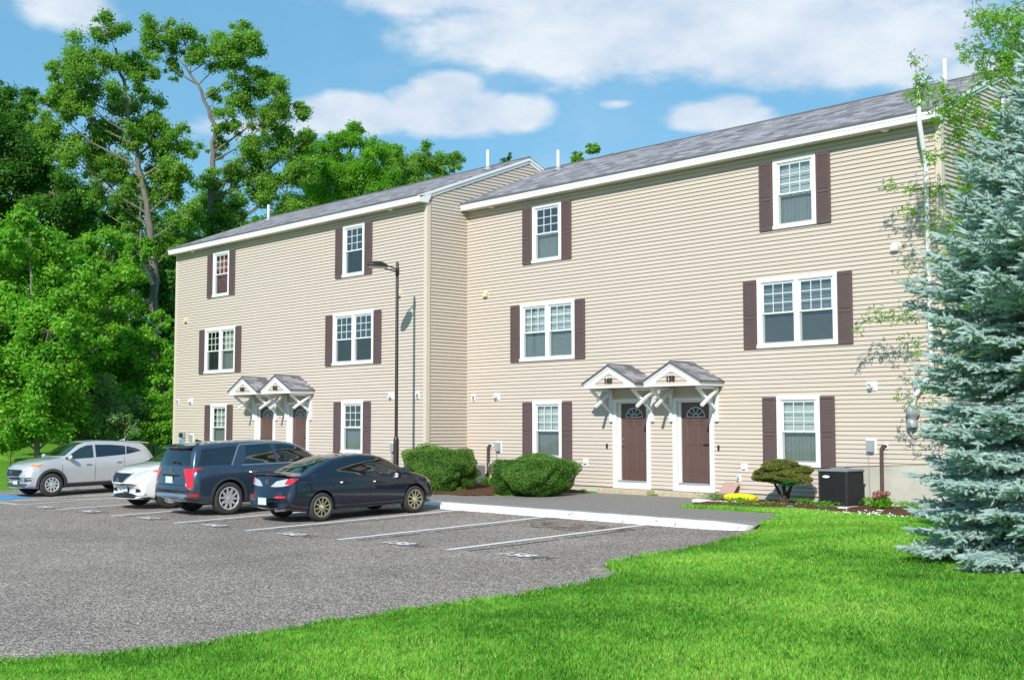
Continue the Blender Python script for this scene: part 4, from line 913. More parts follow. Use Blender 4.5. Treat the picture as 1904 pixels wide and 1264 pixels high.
drape('tail_lamp', [(-2.13, .845), (-2.08, .84), (-1.92, .955), (-1.96, .968), (-2.08, .96)], CARM['red'], 0, .018, .02, mirror=True)
drape('brake_lamp', [(-.16, 1.0), (.16, 1.0), (.15, 1.03), (-.15, 1.03)], CARM['red'], -90, .008)
flat_plate(car, cast, -90, .47, CARM['plateg'])
drape('rear_reflector', [(.42, .545), (.70, .555), (.70, .595), (.44, .59)], CARM['red'], -90, .008, mirror=True)
drape('boot_recess_shade', [(-.36, .68), (.36, .68), (.42, .84), (-.42, .84)], mat('paint_navy_shaded', (.003, .004, .012), .25, coat=1, nscale=50, namt=.05), -90, .003)  # recess shade put into a darker navy, the panel is not sunk
for pts in ([(-.78, .70), (.78, .70)], [(-.42, .70), (-.50, .98)], [(.42, .70), (.50, .98)]): line('panel_seam', pts, .012, CARM['seam'], -90, .002)
e = MB(); p, n_ = cast(R(-90), 0, .885); ellipse_ring(p + n_ * .012, n_, (1, 0, 0), .062, .05, .007, e); e.tube([p + n_ * .012 + Vector(q) for q in ((-.045, 0, .02), (-.02, 0, .012), (0, 0, -.018), (.02, 0, .012), (.045, 0, .02))], .007, 6); e.build('emblem', M['chrome'], car, smooth=True)
e = MB(); e.tube([(.50, -2.0, .29), (.50, -2.30, .29)], .035, 12); e.build('exhaust', M['chrome'], car, smooth=True)
e = MB(); e.prism([(-2.20, 1.045), (-2.0, 1.062), (-2.0, 1.072), (-2.22, 1.068)], 'x', -.66, .66); e.build('spoiler', pm, car, bevel=.006)
line('bumper_crease', [(-1.9, .34), (-1.95, .40), (-2.1, .56)], .02, CARM['seam'], 0, .002, mirror=True)
drape('head_lamp', [(1.80, .70), (1.96, .62), (2.04, .66), (1.96, .76), (1.82, .80)], CARM['clear'], 0, .006, mirror=True)
drape('indicator', [(1.80, .77), (1.88, .735), (1.92, .80)], CARM['amber'], 0, .01, mirror=True)

# ---- blue grey three row SUV (rear to the camera)
suv = dict(hw=.9875, bowf=.22, bowr=.16, tyre=.78, arch=.435, rim=.54, axles=(-1.38, 1.52), spokes=5, split=.20, sw=(.075, .040), cap=1, sill=.13, tumble=.30, cladding=.055,
    T=[(-2.46, .66), (-2.44, .78), (-2.40, .98), (-2.37, 1.15), (-2.28, 1.38), (-2.18, 1.60), (-2.13, 1.685), (-1.6, 1.735), (-.6, 1.755), (.2, 1.735), (.6, 1.68), (.85, 1.58), (1.35, 1.25), (1.55, 1.145), (1.9, 1.11), (2.25, 1.03), (2.38, .94), (2.44, .80)],
    B=[(-2.46, .60), (-2.40, .86), (-2.3, 1.08), (-2.0, 1.14), (0, 1.13), (1.3, 1.09), (1.7, 1.05), (2.2, .95), (2.44, .70)],
    W=[(-2.46, .90), (-2.25, .965), (-1.5, .9875), (1.6, .9875), (2.1, .965), (2.44, .88)], Z=[(-2.46, .42), (-2.3, .34), (-1.9, .25), (1.9, .25), (2.44, .30)],
    side_glass=[([(-2.14, 1.20), (-1.98, 1.575), (-1.05, 1.62), (-1.30, 1.19)], 'tint'), ([(-1.02, 1.19), (-.88, 1.24), (-.80, 1.62), (-.12, 1.64), (-.02, 1.19)], 'tint'), ([(.06, 1.19), (.02, 1.64), (.40, 1.61), (.66, 1.54), (1.20, 1.20), (1.16, 1.17)], 'glass')],
    side_trim=[([(-1.27, 1.165), (-1.02, 1.60), (-.94, 1.655), (-.1, 1.675), (.38, 1.65), (.72, 1.56), (1.24, 1.21)], .030, 'silver'), ([(-1.0, 1.165), (.1, 1.165), (1.24, 1.165)], .022, 'silver')],
    seams=[[(-.02, 1.15), (-.02, .7), (.0, .40)], [(-.98, 1.15), (-1.0, .9), (-.90, .7), (-.85, .40)], [(1.12, 1.14), (1.14, .7), (1.06, .40)]],
    handles=[(-.72, .99), (.26, .98)], mirror=(1.04, 1.16), rg='tint',
    rear_glass=[(-.72, 1.19), (.72, 1.19), (.60, 1.60), (-.60, 1.60)], front_glass=[(-.78, 1.19), (.78, 1.19), (.60, 1.62), (-.60, 1.62)])
pm = paint('paint_steel_blue', (.045, .075, .115), .5, .25)
clad = mat('cladding_blue_grey', (.04, .05, .06), .45, nscale=30, namt=.08)
car, drape, line, cast = place(suv, 'parked_car', 'blue grey three row SUV parked nose in between the white SUV and the navy saloon', 'car', 1.03, -8.0, 0, dict(paint=pm, rim=CARM['alloy'], handle=M['chrome'], clad=clad))
drape('tail_lamp', [(.70, .74), (.86, .64), (.86, 1.08), (.72, 1.10)], CARM['clear'], -90, .006, .01, mirror=True)
drape('tail_lamp', [(-2.42, .66), (-2.31, .67), (-2.28, 1.03), (-2.22, 1.085), (-2.02, 1.12), (-2.2, 1.145), (-2.42, 1.12)], CARM['red'], -12, .010, .014, mirror=True, ref=(-2.42, .93, -2.42))
drape('rear_reflector', [(-2.40, .475), (-2.16, .475), (-2.16, .545), (-2.40, .545)], CARM['red'], -12, .010, mirror=True, ref=(-2.40, .92, -2.42))
flat_plate(car, cast, -90, .86, CARM['plate'], .012)
drape('plate_recess', [(-.42, .945), (.42, .945), (.42, .985), (-.42, .985)], CARM['black'], -90, .010)
drape('rear_cladding', [(-.88, .43), (.88, .43), (.90, .58), (-.90, .58)], clad, -90, .008)
drape('skid_plate', [(-.62, .44), (.62, .44), (.80, .50), (.62, .535), (-.62, .535), (-.80, .50)], CARM['silver'], -90, .018)
drape('bumper_side_cladding', [(-2.40, .38), (-1.86, .34), (-1.86, .48), (-2.40, .48)], clad, 0, .012, mirror=True)
for pts in ([(-.86, .60), (.86, .60)], [(-.84, .62), (-.86, 1.14)], [(.84, .62), (.86, 1.14)], [(-.8, .74), (.8, .74)]): line('panel_seam', pts, .014, CARM['seam'], -90, .002)
line('panel_seam', [(-2.02, 1.16), (-1.86, 1.61)], .012, CARM['seam'], 0, .006, mirror=True)
e = MB(); e.prism([(-2.25, 1.60), (-2.10, 1.62), (-1.95, 1.66), (-1.95, 1.695), (-2.18, 1.665), (-2.27, 1.625)], 'x', -.60, .60); sp_ = e.build('spoiler', pm, car, bevel=.012)
e = MB(); e.box(-.12, .12, -2.275, -2.262, 1.604, 1.62); e.build('brake_lamp', CARM['red'], sp_)
e = MB(); p0, n0 = cast(R(-90), -.02, 1.26); p1, n1_ = cast(R(-90), .32, 1.235); e.tube([p0 + n0 * .03, p0 + n0 * .03 + Vector((.2, -.01, .02)), p1 + n1_ * .03], .014, 6); e.build('wiper', CARM['black'], car)
e = MB(); e.prism([(-1.75, 1.73), (-1.55, 1.74), (-1.72, 1.81)], 'x', -.02, .02); e.build('aerial', pm, car, bevel=.006)
for s in (.46, .60):
    e = MB(); e.tube([(s, -2.2, .40), (s, -2.50, .40)], .036, 12); e.build('exhaust', M['chrome'], car, smooth=True)
def emblem_h(car, cast, a, s, z, w=.075, h=.04):
    p, n_ = cast(a, s, z); t_ = Vector((-math.sin(a), math.cos(a), 0)); e = MB(); c = p + n_ * .014; ellipse_ring(c, n_, t_, w, h, .006, e)
    zv = Vector((0, 0, 1)); e.tube([c - t_ * w * .35 - zv * h * .75, c - t_ * w * .25 + zv * h * .8], .007, 6); e.tube([c + t_ * w * .25 - zv * h * .8, c + t_ * w * .35 + zv * h * .75], .007, 6); e.tube([c - t_ * w * .3 + zv * .004, c + t_ * w * .3 - zv * .004], .006, 6)
    e.build('emblem', M['chrome'], car, smooth=True)
emblem_h(car, cast, R(-90), 0, 1.085)
me = text_mesh('P A L I S A D E', .075, .004, .002); p, n_ = cast(R(-90), 0, 1.0); me.transform(Matrix.Translation(p + n_ * .012) @ Matrix.Rotation(R(90), 4, 'X')); link('lettering', me, M['chrome'], car)
me = text_mesh('AWD', .05, .004, .001); p, n_ = cast(R(-90), .5, .93); me.transform(Matrix.Translation(p + n_ * .012) @ Matrix.Rotation(R(90), 4, 'X')); link('lettering', me, M['chrome'], car)

# ---- white crossover (front to the camera)
wsu = dict(hw=.9575, bowf=.42, bowr=.2, tyre=.74, arch=.40, rim=.47, axles=(-1.42, 1.40), spokes=5, split=.22, sw=(.07, .04), cap=1, sill=.12, tumble=.36, cladding=.03,
    T=[(-2.42, .70), (-2.35, 1.0), (-2.2, 1.2), (-1.75, 1.50), (-1.2, 1.61), (-.4, 1.68), (.3, 1.65), (.62, 1.55), (1.1, 1.28), (1.32, 1.18), (1.7, 1.13), (2.0, 1.07), (2.2, .98), (2.33, .88), (2.41, .70)],
    B=[(-2.42, .60), (-2.2, 1.02), (-1.6, 1.12), (0, 1.04), (1.2, 1.03), (1.6, 1.03), (2.0, .96), (2.25, .83), (2.41, .60)],
    W=[(-2.42, .86), (-2.0, .94), (0, .9575), (1.5, .955), (2.0, .93), (2.40, .84)], Z=[(-2.42, .36), (-1.9, .24), (1.8, .22), (2.40, .26)],
    side_glass=[([(-1.55, 1.20), (-1.1, 1.42), (-.62, 1.50), (-.05, 1.53), (-.08, 1.08), (-1.2, 1.14)], 'tint'), ([(.03, 1.53), (.36, 1.50), (.62, 1.40), (1.10, 1.10), (.0, 1.07)], 'glass')],
    side_trim=[([(-1.2, 1.10), (0, 1.05), (1.15, 1.07)], .02, 'silver')], seams=[[(-.03, 1.03), (0, .36)], [(1.08, 1.03), (1.06, .36)], [(-1.0, 1.08), (-.9, .36)]],
    handles=[(-.8, .95), (.2, .93)], mirror=(1.0, 1.08), rg='tint',
    rear_glass=[(-.66, 1.12), (.66, 1.12), (.5, 1.48), (-.5, 1.48)], front_glass=[(-.76, 1.17), (.76, 1.17), (.56, 1.60), (-.56, 1.60)])
pm = paint('paint_white', (.74, .74, .72), 0, .3)
car, drape, line, cast = place(wsu, 'parked_car', 'white crossover backed into its bay between the silver SUV and the blue grey SUV', 'car', -1.93, -7.92, math.pi, dict(paint=pm, rim=CARM['alloy'], handle=M['chrome'], clad=CARM['cladding']))
drape('grille', [(-.22, .62), (.22, .62), (.46, .89), (.40, .92), (-.40, .92), (-.46, .89)], CARM['black'], 90, .006)
line('grille_trim', [(.50, .93), (.40, .80), (.27, .67), (.17, .61)], .05, M['chrome'], 90, .02, mirror=True)
drape('head_lamp', [(.46, .82), (.60, .82), (.86, .94), (1.02, 1.02), (.80, .995), (.56, .92)], CARM['clear'], 60, .008, mirror=True, ref=(.6, .6, 2.15))
drape('indicator', [(1.72, .95), (1.90, .96), (1.78, 1.0), (1.66, 1.0)], CARM['amber'], 0, .012, mirror=True)
drape('fog_lamp_recess', [(.52, .43), (.78, .45), (.74, .52), (.56, .53)], CARM['black'], 70, .006, mirror=True, ref=(.6, .6, 2.2))
flat_plate(car, cast, 90, .52, CARM['plate'])
drape('lower_grille', [(-.60, .29), (.60, .29), (.66, .36), (.30, .40), (-.30, .40), (-.66, .36)], CARM['black'], 90, .006)
line('lower_lip', [(-.86, .30), (-.6, .265), (.6, .265), (.86, .30)], .05, CARM['cladding'], 90, .012)
line('lower_trim', [(.55, .335), (.80, .36), (.9, .40)], .025, M['chrome'], 65, .012, mirror=True, ref=(.6, .6, 2.2))
e = MB(); p, n_ = cast(R(90), 0, .72); ellipse_ring(p + n_ * .02, n_, (1, 0, 0), .062, .062, .009, e); e.tube([p + n_ * .02 + Vector((-.075, 0, 0)), p + n_ * .02 + Vector((.075, 0, 0))], .011, 6); e.build('emblem', M['chrome'], car, smooth=True)
for x in (-.5, .5): line('bonnet_crease', [(x, .90), (x * 1.05, 1.05)], .012, CARM['seam'], 90, .001)

# ---- silver compact SUV (front to the camera, left)
ssu = dict(hw=.925, bowf=.36, bowr=.2, tyre=.70, arch=.385, rim=.44, axles=(-1.34, 1.33), spokes=5, split=.20, sw=(.06, .036), cap=1, sill=.15, tumble=.33, cladding=.075,
    T=[(-2.22, .66), (-2.17, .95), (-2.05, 1.18), (-1.80, 1.46), (-1.70, 1.52), (-1.1, 1.60), (-.3, 1.645), (.12, 1.625), (.42, 1.545), (.84, 1.27), (1.0, 1.17), (1.5, 1.115), (1.85, 1.05), (2.05, .97), (2.16, .86), (2.23, .64)],
    B=[(-2.22, .60), (-2.1, .95), (-1.7, 1.10), (-.6, 1.06), (1.1, 1.03), (1.5, 1.02), (1.9, .94), (2.1, .83), (2.23, .52)],
    W=[(-2.22, .82), (-1.9, .90), (0, .925), (1.4, .922), (1.85, .90), (2.23, .80)], Z=[(-2.22, .36), (-1.8, .24), (1.7, .22), (2.23, .27)],
    side_glass=[([(-1.60, 1.26), (-1.44, 1.345), (-1.12, 1.425), (-1.08, 1.17)], 'tint'), ([(-1.05, 1.165), (-1.08, 1.43), (-.62, 1.48), (-.10, 1.50), (-.08, 1.115)], 'tint'), ([(.0, 1.11), (-.02, 1.50), (.18, 1.485), (.40, 1.41), (.90, 1.12), (.86, 1.085)], 'glass')],
    side_trim=[], seams=[[(-.04, 1.04), (-.02, .8), (0, .42)], [(-.98, 1.08), (-.98, .85), (-.86, .6), (-.84, .42)], [(1.0, 1.02), (1.02, .7), (.96, .42)]],
    handles=[(-.78, .95), (.2, .92)], mirror=(.80, 1.09), rg='tint',
    rear_glass=[(-.62, 1.14), (.62, 1.14), (.5, 1.48), (-.5, 1.48)], front_glass=[(-.74, 1.19), (.74, 1.19), (.55, 1.57), (-.55, 1.57)])
pm = paint('paint_silver', (.55, .55, .56), .35, .35)
car, drape, line, cast = place(ssu, 'parked_car', 'silver compact SUV with grey cladding, furthest left, backed into the accessible bay', 'car', -9.15, -8.06, math.pi, dict(paint=pm, rim=CARM['alloy'], handle=M['chrome'], clad=CARM['cladding']))
drape('grille', [(-.40, .52), (.40, .52), (.56, .76), (.50, .82), (-.50, .82), (-.56, .76)], CARM['black'], 90, .006)
line('grille_trim', [(-.53, .82), (-.58, .76), (-.41, .51), (.41, .51), (.58, .76), (.53, .82)], .03, M['chrome'], 90, .014)
drape('head_lamp', [(.50, .80), (.66, .78), (.92, .86), (1.08, .95), (.78, .93), (.56, .86)], CARM['clear'], 60, .008, mirror=True, ref=(.6, .6, 2.02))
drape('fog_lamp_recess', [(.60, .46), (.86, .48), (.84, .60), (.64, .58)], CARM['cladding'], 62, .006, mirror=True, ref=(.6, .6, 2.05))
line('fog_lamp_trim', [(.58, .53), (.88, .55)], .025, M['chrome'], 62, .012, mirror=True, ref=(.6, .6, 2.05))
drape('indicator', [(1.70, .90), (1.92, .89), (1.86, .96), (1.58, .965)], CARM['amber'], 0, .012, mirror=True)
drape('lower_cladding', [(-.72, .30), (.72, .30), (.76, .40), (-.76, .40)], CARM['cladding'], 90, .010)
flat_plate(car, cast, 90, .45, CARM['plate'])
emblem_h(car, cast, R(90), 0, .73, .08, .045)
drape('tail_lamp', [(-2.12, 1.0), (-1.86, 1.02), (-1.86, 1.10), (-2.02, 1.14)], CARM['red'], -10, .012, mirror=True)
e = MB(); e.prism([(-1.97, 1.47), (-1.65, 1.53), (-1.65, 1.555), (-1.96, 1.508)], 'x', -.56, .56); e.build('spoiler', pm, car, bevel=.012)
e = MB(); e.prism([(-1.42, 1.57), (-1.2, 1.59), (-1.42, 1.66)], 'x', -.02, .02); e.build('aerial', pm, car, bevel=.006)
#@@CARSEND@@
#@@PLANTS@@
# ================================================================== PLANTS
def rnd_dirs(rng, n):
    v = rng.normal(size=(n, 3)); return v / np.linalg.norm(v, axis=1, keepdims=True)
def leaf_geo(C, Nn, size, rng, asp=.55, fold=.18, along=None):
    """one folded four-cornered leaf per centre"""
    n = len(C); r = rnd_dirs(rng, n) if along is None else along
    t = r - Nn * (r * Nn).sum(1, keepdims=True); t /= np.linalg.norm(t, axis=1, keepdims=True) + 1e-9; b = np.cross(Nn, t)
    s = np.asarray(size).reshape(-1, 1) * np.ones((n, 1))
    V = np.stack([C - t * s * .5, C + b * s * asp * .5 + Nn * s * fold, C + t * s * .5, C - b * s * asp * .5 + Nn * s * fold], 1)
    return V.reshape(-1, 3), np.arange(4 * n).reshape(-1, 4)
def lobed_geo(C, Nn, size, rng):
    """leaf with three pointed lobes: three quads"""
    n = len(C); r = rnd_dirs(rng, n); t = r - Nn * (r * Nn).sum(1, keepdims=True); t /= np.linalg.norm(t, axis=1, keepdims=True) + 1e-9; b = np.cross(Nn, t); s = np.asarray(size).reshape(-1, 1) * np.ones((n, 1)); V = []
    for a in (-1.0, 0, 1.0):
        d = t * math.cos(a) + b * math.sin(a); e = np.cross(Nn, d); L_ = s * (1 if a == 0 else .72)
        V.append(np.stack([C, C + d * L_ * .5 + e * L_ * .16 + Nn * L_ * .08, C + d * L_ - Nn * L_ * .1, C + d * L_ * .5 - e * L_ * .16 + Nn * L_ * .08], 1))
    V = np.stack(V, 1).reshape(-1, 3); return V, np.arange(12 * n).reshape(-1, 4)
def ground_at(x, y): return float(ground_z(np.array(float(x)), np.array(float(y))))
def make_tree(name, label, base, D, trunk_px, lobes, lm, seed, leaf=.15, dens=900, tr=.22, depth=1.0, limbs=True, bark='bark', group=None, flat=.8, cat='tree', extra=None):
    rng = np.random.default_rng(seed); rs = random.Random(seed)
    tp = [at_depth(u, v, D) for u, v in trunk_px]; b0 = tp[0].copy(); b0.z = ground_at(b0.x, b0.y) - .1
    if tp[0].z > b0.z + .2: tp = [b0] + tp
    else: tp[0] = b0
    root = thing(name, label, cat, (b0.x, b0.y, b0.z), group=group)
    fwd = Vector((-math.sin(YAW), math.cos(YAW), 0))
    tk = MB(); n = len(tp); rad = [tr * .85 * (1 - .80 * i / (n - 1)) for i in range(n)]; rad[0] *= 1.35
    P = []; RR = []
    for i in range(n - 1):
        for k in range(4):
            w = k / 4; P.append(tp[i].lerp(tp[i + 1], w) + Vector((rs.uniform(-1, 1), rs.uniform(-1, 1), 0)) * tr * .25 * (i > 0)); RR.append(rad[i] * (1 - w) + rad[i + 1] * w)
    P.append(tp[-1]); RR.append(rad[-1]); tk.tube(P, RR, 9); tk.build('trunk', M[bark], root, smooth=True)
    lb = MB(); C = []; Nn = []; S = []; VV = []
    for u, v, r in lobes:
        R_ = r * D / FPX; c = at_depth(u, v, D) + fwd * rs.uniform(-1, 1) * R_ * 1.3 * depth
        if limbs:
            cand = [p for p in P if p.z < c.z - .55 * math.hypot(p.x - c.x, p.y - c.y) - .2] or P[:2]
            p0 = min(cand, key=lambda p: (p - c).length + abs(c.z - p.z) * .3); i0 = P.index(p0); mid = p0.lerp(c, .5) + Vector((0, 0, -.06 * (c - p0).length)); r0 = min(RR[i0] * .45, .03 + .012 * (c - p0).length)
            lb.tube([p0, p0.lerp(mid, .6) , mid, mid.lerp(c, .6) + Vector((0, 0, .05)), c], [r0, r0 * .8, r0 * .62, r0 * .42, r0 * .2], 6)
        m = max(7, int(11 + 5 * R_)); 
        for _ in range(m):
            d = rnd_dirs(rng, 1)[0] * (rng.random() ** .4) * R_ * 1.04; d[2] *= .95; sc = np.array(c) + d; rr = R_ * rng.uniform(.17, .42)
            if limbs and rs.random() < .6: lb.tube([c, Vector(sc) * .5 + c * .5 + Vector((0, 0, -.05)), Vector(sc)], [.028, .018, .008], 5)
            k = int(dens * rr * rr * .062 / (leaf * leaf) ) + 6
            q = rng.normal(size=(k, 3)) * rr * .52; q[:, 2] *= flat; C.append(sc + q)
            nn = q / (np.linalg.norm(q, axis=1, keepdims=True) + 1e-6) * .5 + rnd_dirs(rng, k) * .75 + np.array([0, 0, .55]); Nn.append(nn / np.linalg.norm(nn, axis=1, keepdims=True))
            VV.append(np.clip(rng.normal(.45 + rng.uniform(-.2, .25), .17, k), 0, 1)); S.append(rng.uniform(.7, 1.25, k) * leaf)
    if limbs: lb.build('limbs', M[bark], root, smooth=True)
    C = np.concatenate(C); Nn = np.concatenate(Nn); S = np.concatenate(S); VV = np.concatenate(VV)
    V, F = leaf_geo(C, Nn, S, rng, .6); me = np_mesh('crown', V, F, VV); link('crown', me, lm, root)
    return root
LM = dict(oak=leafmat('leaf_oak', (.085, .22, .035), (.28, .47, .085), tr=.5, c2=(.42, .56, .14)), dark=leafmat('leaf_dark', (.036, .135, .030), (.135, .31, .050), tr=.5), maple=leafmat('leaf_bright', (.085, .29, .022), (.27, .53, .06), tr=.45, c2=(.42, .58, .11)),
          mid=leafmat('leaf_mid', (.090, .28, .025), (.28, .52, .055), tr=.5), grey=leafmat('leaf_grey_green', (.13, .26, .09), (.36, .50, .22), tr=.45), pin=leafmat('leaf_pin_oak', (.07, .22, .012), (.28, .50, .04), tr=.5, c2=(.40, .55, .08)))
TG = 'trees of the wood beyond the left lawn'
make_tree('oak_tree', 'tall open-crowned oak with a pale bare trunk just left of the building roof', 0, 58, [(288, 835), (288, 650), (286, 520), (281, 420), (262, 330), (245, 250), (228, 150), (215, 90)],
    [(215, 72, 34), (150, 112, 40), (108, 150, 32), (250, 118, 40), (192, 155, 46), (140, 200, 42), (240, 195, 46), (170, 250, 48), (275, 245, 44), (212, 300, 52), (300, 295, 44), (130, 285, 40), (312, 350, 40), (255, 350, 30), (340, 260, 30), (200, 360, 40), (95, 130, 20), (345, 330, 30), (340, 400, 34), (310, 455, 30), (255, 255, 26), (250, 160, 24), (90, 200, 26), (95, 250, 30), (170, 320, 34), (165, 195, 30), (245, 420, 26), (300, 240, 24)], LM['oak'], 11, tr=.30, group=TG, dens=720, leaf=.14)
t_ = [o for o in bpy.data.objects if o.name.startswith('oak_tree') and o.parent is None][0]
dl = MB()
for pts, r0 in (([(284, 530), (265, 492), (235, 475), (200, 462), (150, 455)], .13), ([(235, 475), (215, 455), (170, 440)], .05), ([(288, 660), (262, 640), (225, 632)], .06), ([(200, 462), (185, 470), (160, 452)], .04), ([(284, 480), (255, 450), (235, 420), (200, 400)], .05)):
    q = [at_depth(u, v, 57.6) for u, v in pts]; dl.tube(q, [r0 * (1 - .8 * i / (len(q) - 1)) for i in range(len(q))], 6)
dl.build('dead_limb', M['barkpale'], t_, smooth=True)
make_tree('oak_tree', 'tallest leaning oak with forked top rising behind the left end of the roof', 0, 66, [(380, 780), (384, 600), (388, 480), (392, 400), (396, 300), (398, 235), (375, 170), (345, 125)],
    [(300, 66, 32), (345, 84, 36), (322, 125, 22), (392, 84, 34), (436, 96, 40), (478, 112, 36), (500, 150, 28), (458, 165, 36), (520, 190, 38), (560, 208, 22), (500, 232, 38), (428, 232, 30), (545, 262, 40), (482, 298, 44), (430, 335, 42), (372, 385, 42), (560, 320, 38), (505, 360, 42), (352, 432, 44), (420, 410, 42), (540, 395, 40), (455, 60, 20), (290, 100, 22), (330, 480, 30), (470, 430, 36), (400, 270, 20), (455, 205, 26), (395, 340, 24), (365, 110, 22), (520, 260, 26), (575, 260, 20), (400, 180, 16)], LM['oak'], 12, tr=.34, group=TG, dens=720, leaf=.14)
make_tree('oak_tree', 'leafy oak behind the middle of the left roof', 0, 74, [(640, 790), (640, 500), (645, 400), (650, 300), (655, 240)],
    [(612, 300, 36), (648, 272, 32), (657, 236, 16), (700, 312, 42), (640, 350, 48), (590, 375, 46), (690, 362, 48), (600, 330, 40), (735, 275, 16)], LM['mid'], 13, tr=.28, group=TG)
make_tree('oak_tree', 'rounded oak peeping above the right half of the left roof', 0, 78, [(765, 790), (765, 500), (762, 400), (760, 330)], [(745, 300, 36), (800, 292, 26), (842, 300, 20), (770, 332, 40), (822, 322, 24), (720, 335, 36), (720, 290, 24)], LM['oak'], 14, tr=.25, group=TG)
make_tree('oak_tree', 'small treetop showing just above the right roof beside a vent pipe', 0, 62, [(1105, 790), (1105, 500), (1103, 400), (1100, 320)], [(1072, 292, 12), (1100, 280, 14), (1128, 293, 12), (1155, 300, 9), (1092, 308, 20), (1120, 312, 18), (1140, 320, 16)], LM['oak'], 15, tr=.2, leaf=.17, group=TG)
make_tree('oak_tree', 'thin twiggy treetop barely showing above the gable peak of the left building', 0, 70, [(945, 790), (945, 500), (942, 400), (940, 320)], [(938, 300, 8), (946, 292, 6), (950, 310, 12), (930, 318, 12)], LM['dark'], 16, tr=.15, leaf=.14, dens=500, group=TG)
make_tree('maple_tree', 'bright green maple at the left edge, fullest and nearest tree of the wood', 0, 47, [(70, 838), (68, 700), (62, 600), (55, 480)],
    [(48, 405, 26), (60, 450, 48), (20, 520, 70), (95, 520, 58), (30, 620, 85), (110, 620, 62), (60, 700, 80), (0, 740, 70), (120, 700, 55), (70, 775, 60), (-40, 640, 80), (130, 760, 40), (10, 440, 45), (-30, 500, 70), (165, 650, 34), (20, 790, 50)], LM['maple'], 17, leaf=.17, tr=.16, group=TG, dens=1000)
make_tree('dark_tree', 'dark tall tree behind the bright maple at the left edge', 0, 64, [(60, 830), (58, 600), (52, 400), (48, 260)],
    [(25, 215, 40), (60, 245, 46), (20, 290, 70), (90, 300, 52), (-30, 320, 70), (120, 370, 52), (50, 370, 70), (100, 430, 60), (-20, 420, 70), (155, 420, 42), (60, 190, 24), (-10, 230, 50), (5, 185, 26)], LM['dark'], 18, tr=.25, group=TG)
make_tree('understory_tree', 'mid green understory tree between the bright maple and the pale oak trunk', 0, 55, [(205, 830), (205, 700), (200, 560), (195, 460)],
    [(200, 470, 46), (175, 530, 48), (235, 540, 46), (160, 600, 50), (215, 620, 55), (175, 680, 50), (240, 690, 44), (150, 540, 34), (262, 470, 30), (140, 470, 40)], LM['mid'], 19, leaf=.18, tr=.14, group=TG)
make_tree('understory_tree', 'bright young tree growing around the foot of the pale oak trunk', 0, 53, [(285, 830), (285, 760), (283, 680)],
    [(265, 640, 30), (302, 660, 32), (250, 690, 32), (285, 700, 36), (312, 720, 30), (270, 745, 34), (300, 770, 34), (320, 640, 24), (306, 600, 22)], LM['maple'], 20, leaf=.16, tr=.08, group=TG)
make_tree('understory_tree', 'dense dark green thicket tree in the shade behind the grey green shrub', 0, 60, [(170, 830), (170, 700), (175, 600)],
    [(130, 700, 60), (190, 720, 60), (250, 640, 50), (300, 540, 44), (250, 740, 50), (110, 780, 60), (60, 800, 60), (320, 680, 40), (220, 780, 50), (320, 480, 40), (310, 590, 40), (225, 420, 34), (0, 790, 60), (160, 790, 50), (290, 790, 50)], LM['dark'], 21, leaf=.2, tr=.15, group=TG, dens=1100)
make_tree('dark_tree', 'deep background tree filling the wood behind the pale oak trunk', 0, 80, [(260, 820), (260, 600), (262, 450), (262, 350)],
    [(230, 400, 40), (300, 420, 46), (260, 480, 50), (200, 520, 60), (320, 520, 50), (140, 420, 40), (140, 560, 60), (250, 580, 60), (180, 640, 60), (310, 640, 50), (240, 700, 60), (330, 740, 50), (120, 680, 60), (180, 770, 60), (60, 600, 70), (280, 790, 50), (40, 480, 70)], LM['dark'], 22, leaf=.22, tr=.25, group=TG, dens=900)
make_tree('dark_tree', 'background tree behind the roof of the left building, below the tallest oak', 0, 84, [(450, 800), (450, 600), (452, 450), (455, 400)],
    [(400, 450, 40), (455, 420, 40), (520, 420, 40), (580, 400, 40), (360, 480, 40), (640, 400, 40), (345, 540, 40), (440, 480, 50)], LM['dark'], 23, leaf=.24, tr=.25, group=TG)
make_tree('shrub', 'rounded grey green shrub at the wood edge behind the silver SUV', 0, 49, [(195, 834), (193, 800), (190, 760)],
    [(190, 735, 34), (160, 765, 34), (222, 765, 34), (190, 785, 42), (150, 795, 28), (235, 795, 28), (205, 715, 20)], LM['grey'], 24, leaf=.12, tr=.04, cat='shrub', bark='barkdark', dens=900, group=None)
make_tree('shrub', 'bright green shrub against the left corner of the building at the wood edge', 0, 50, [(285, 832), (284, 800), (283, 770)],
    [(270, 755, 26), (300, 762, 28), (255, 788, 26), (285, 795, 30), (313, 795, 24), (245, 808, 18), (300, 812, 18)], LM['mid'], 25, leaf=.12, tr=.04, cat='shrub', bark='barkdark', dens=900, group=None)
make_tree('shrub', 'low bright bush at the far left edge of the lawn', 0, 47, [(20, 842), (20, 832)], [(15, 822, 18), (35, 826, 12), (0, 828, 16)], LM['maple'], 26, leaf=.1, tr=.03, cat='shrub', bark='barkdark', group=None)
# fill for the wood to the left of the frame and along the horizon, seen in reflections and from the side
make_tree('dark_tree', 'dark wood tree mostly outside the left edge of the photo', 0, 60, [(-120, 830), (-120, 500), (-120, 300)], [(-100, 330, 80), (-160, 420, 90), (-80, 480, 80), (-150, 560, 90), (-90, 640, 90), (-160, 700, 90), (-100, 770, 80)], LM['dark'], 27, leaf=.26, tr=.25, group=TG, dens=700)

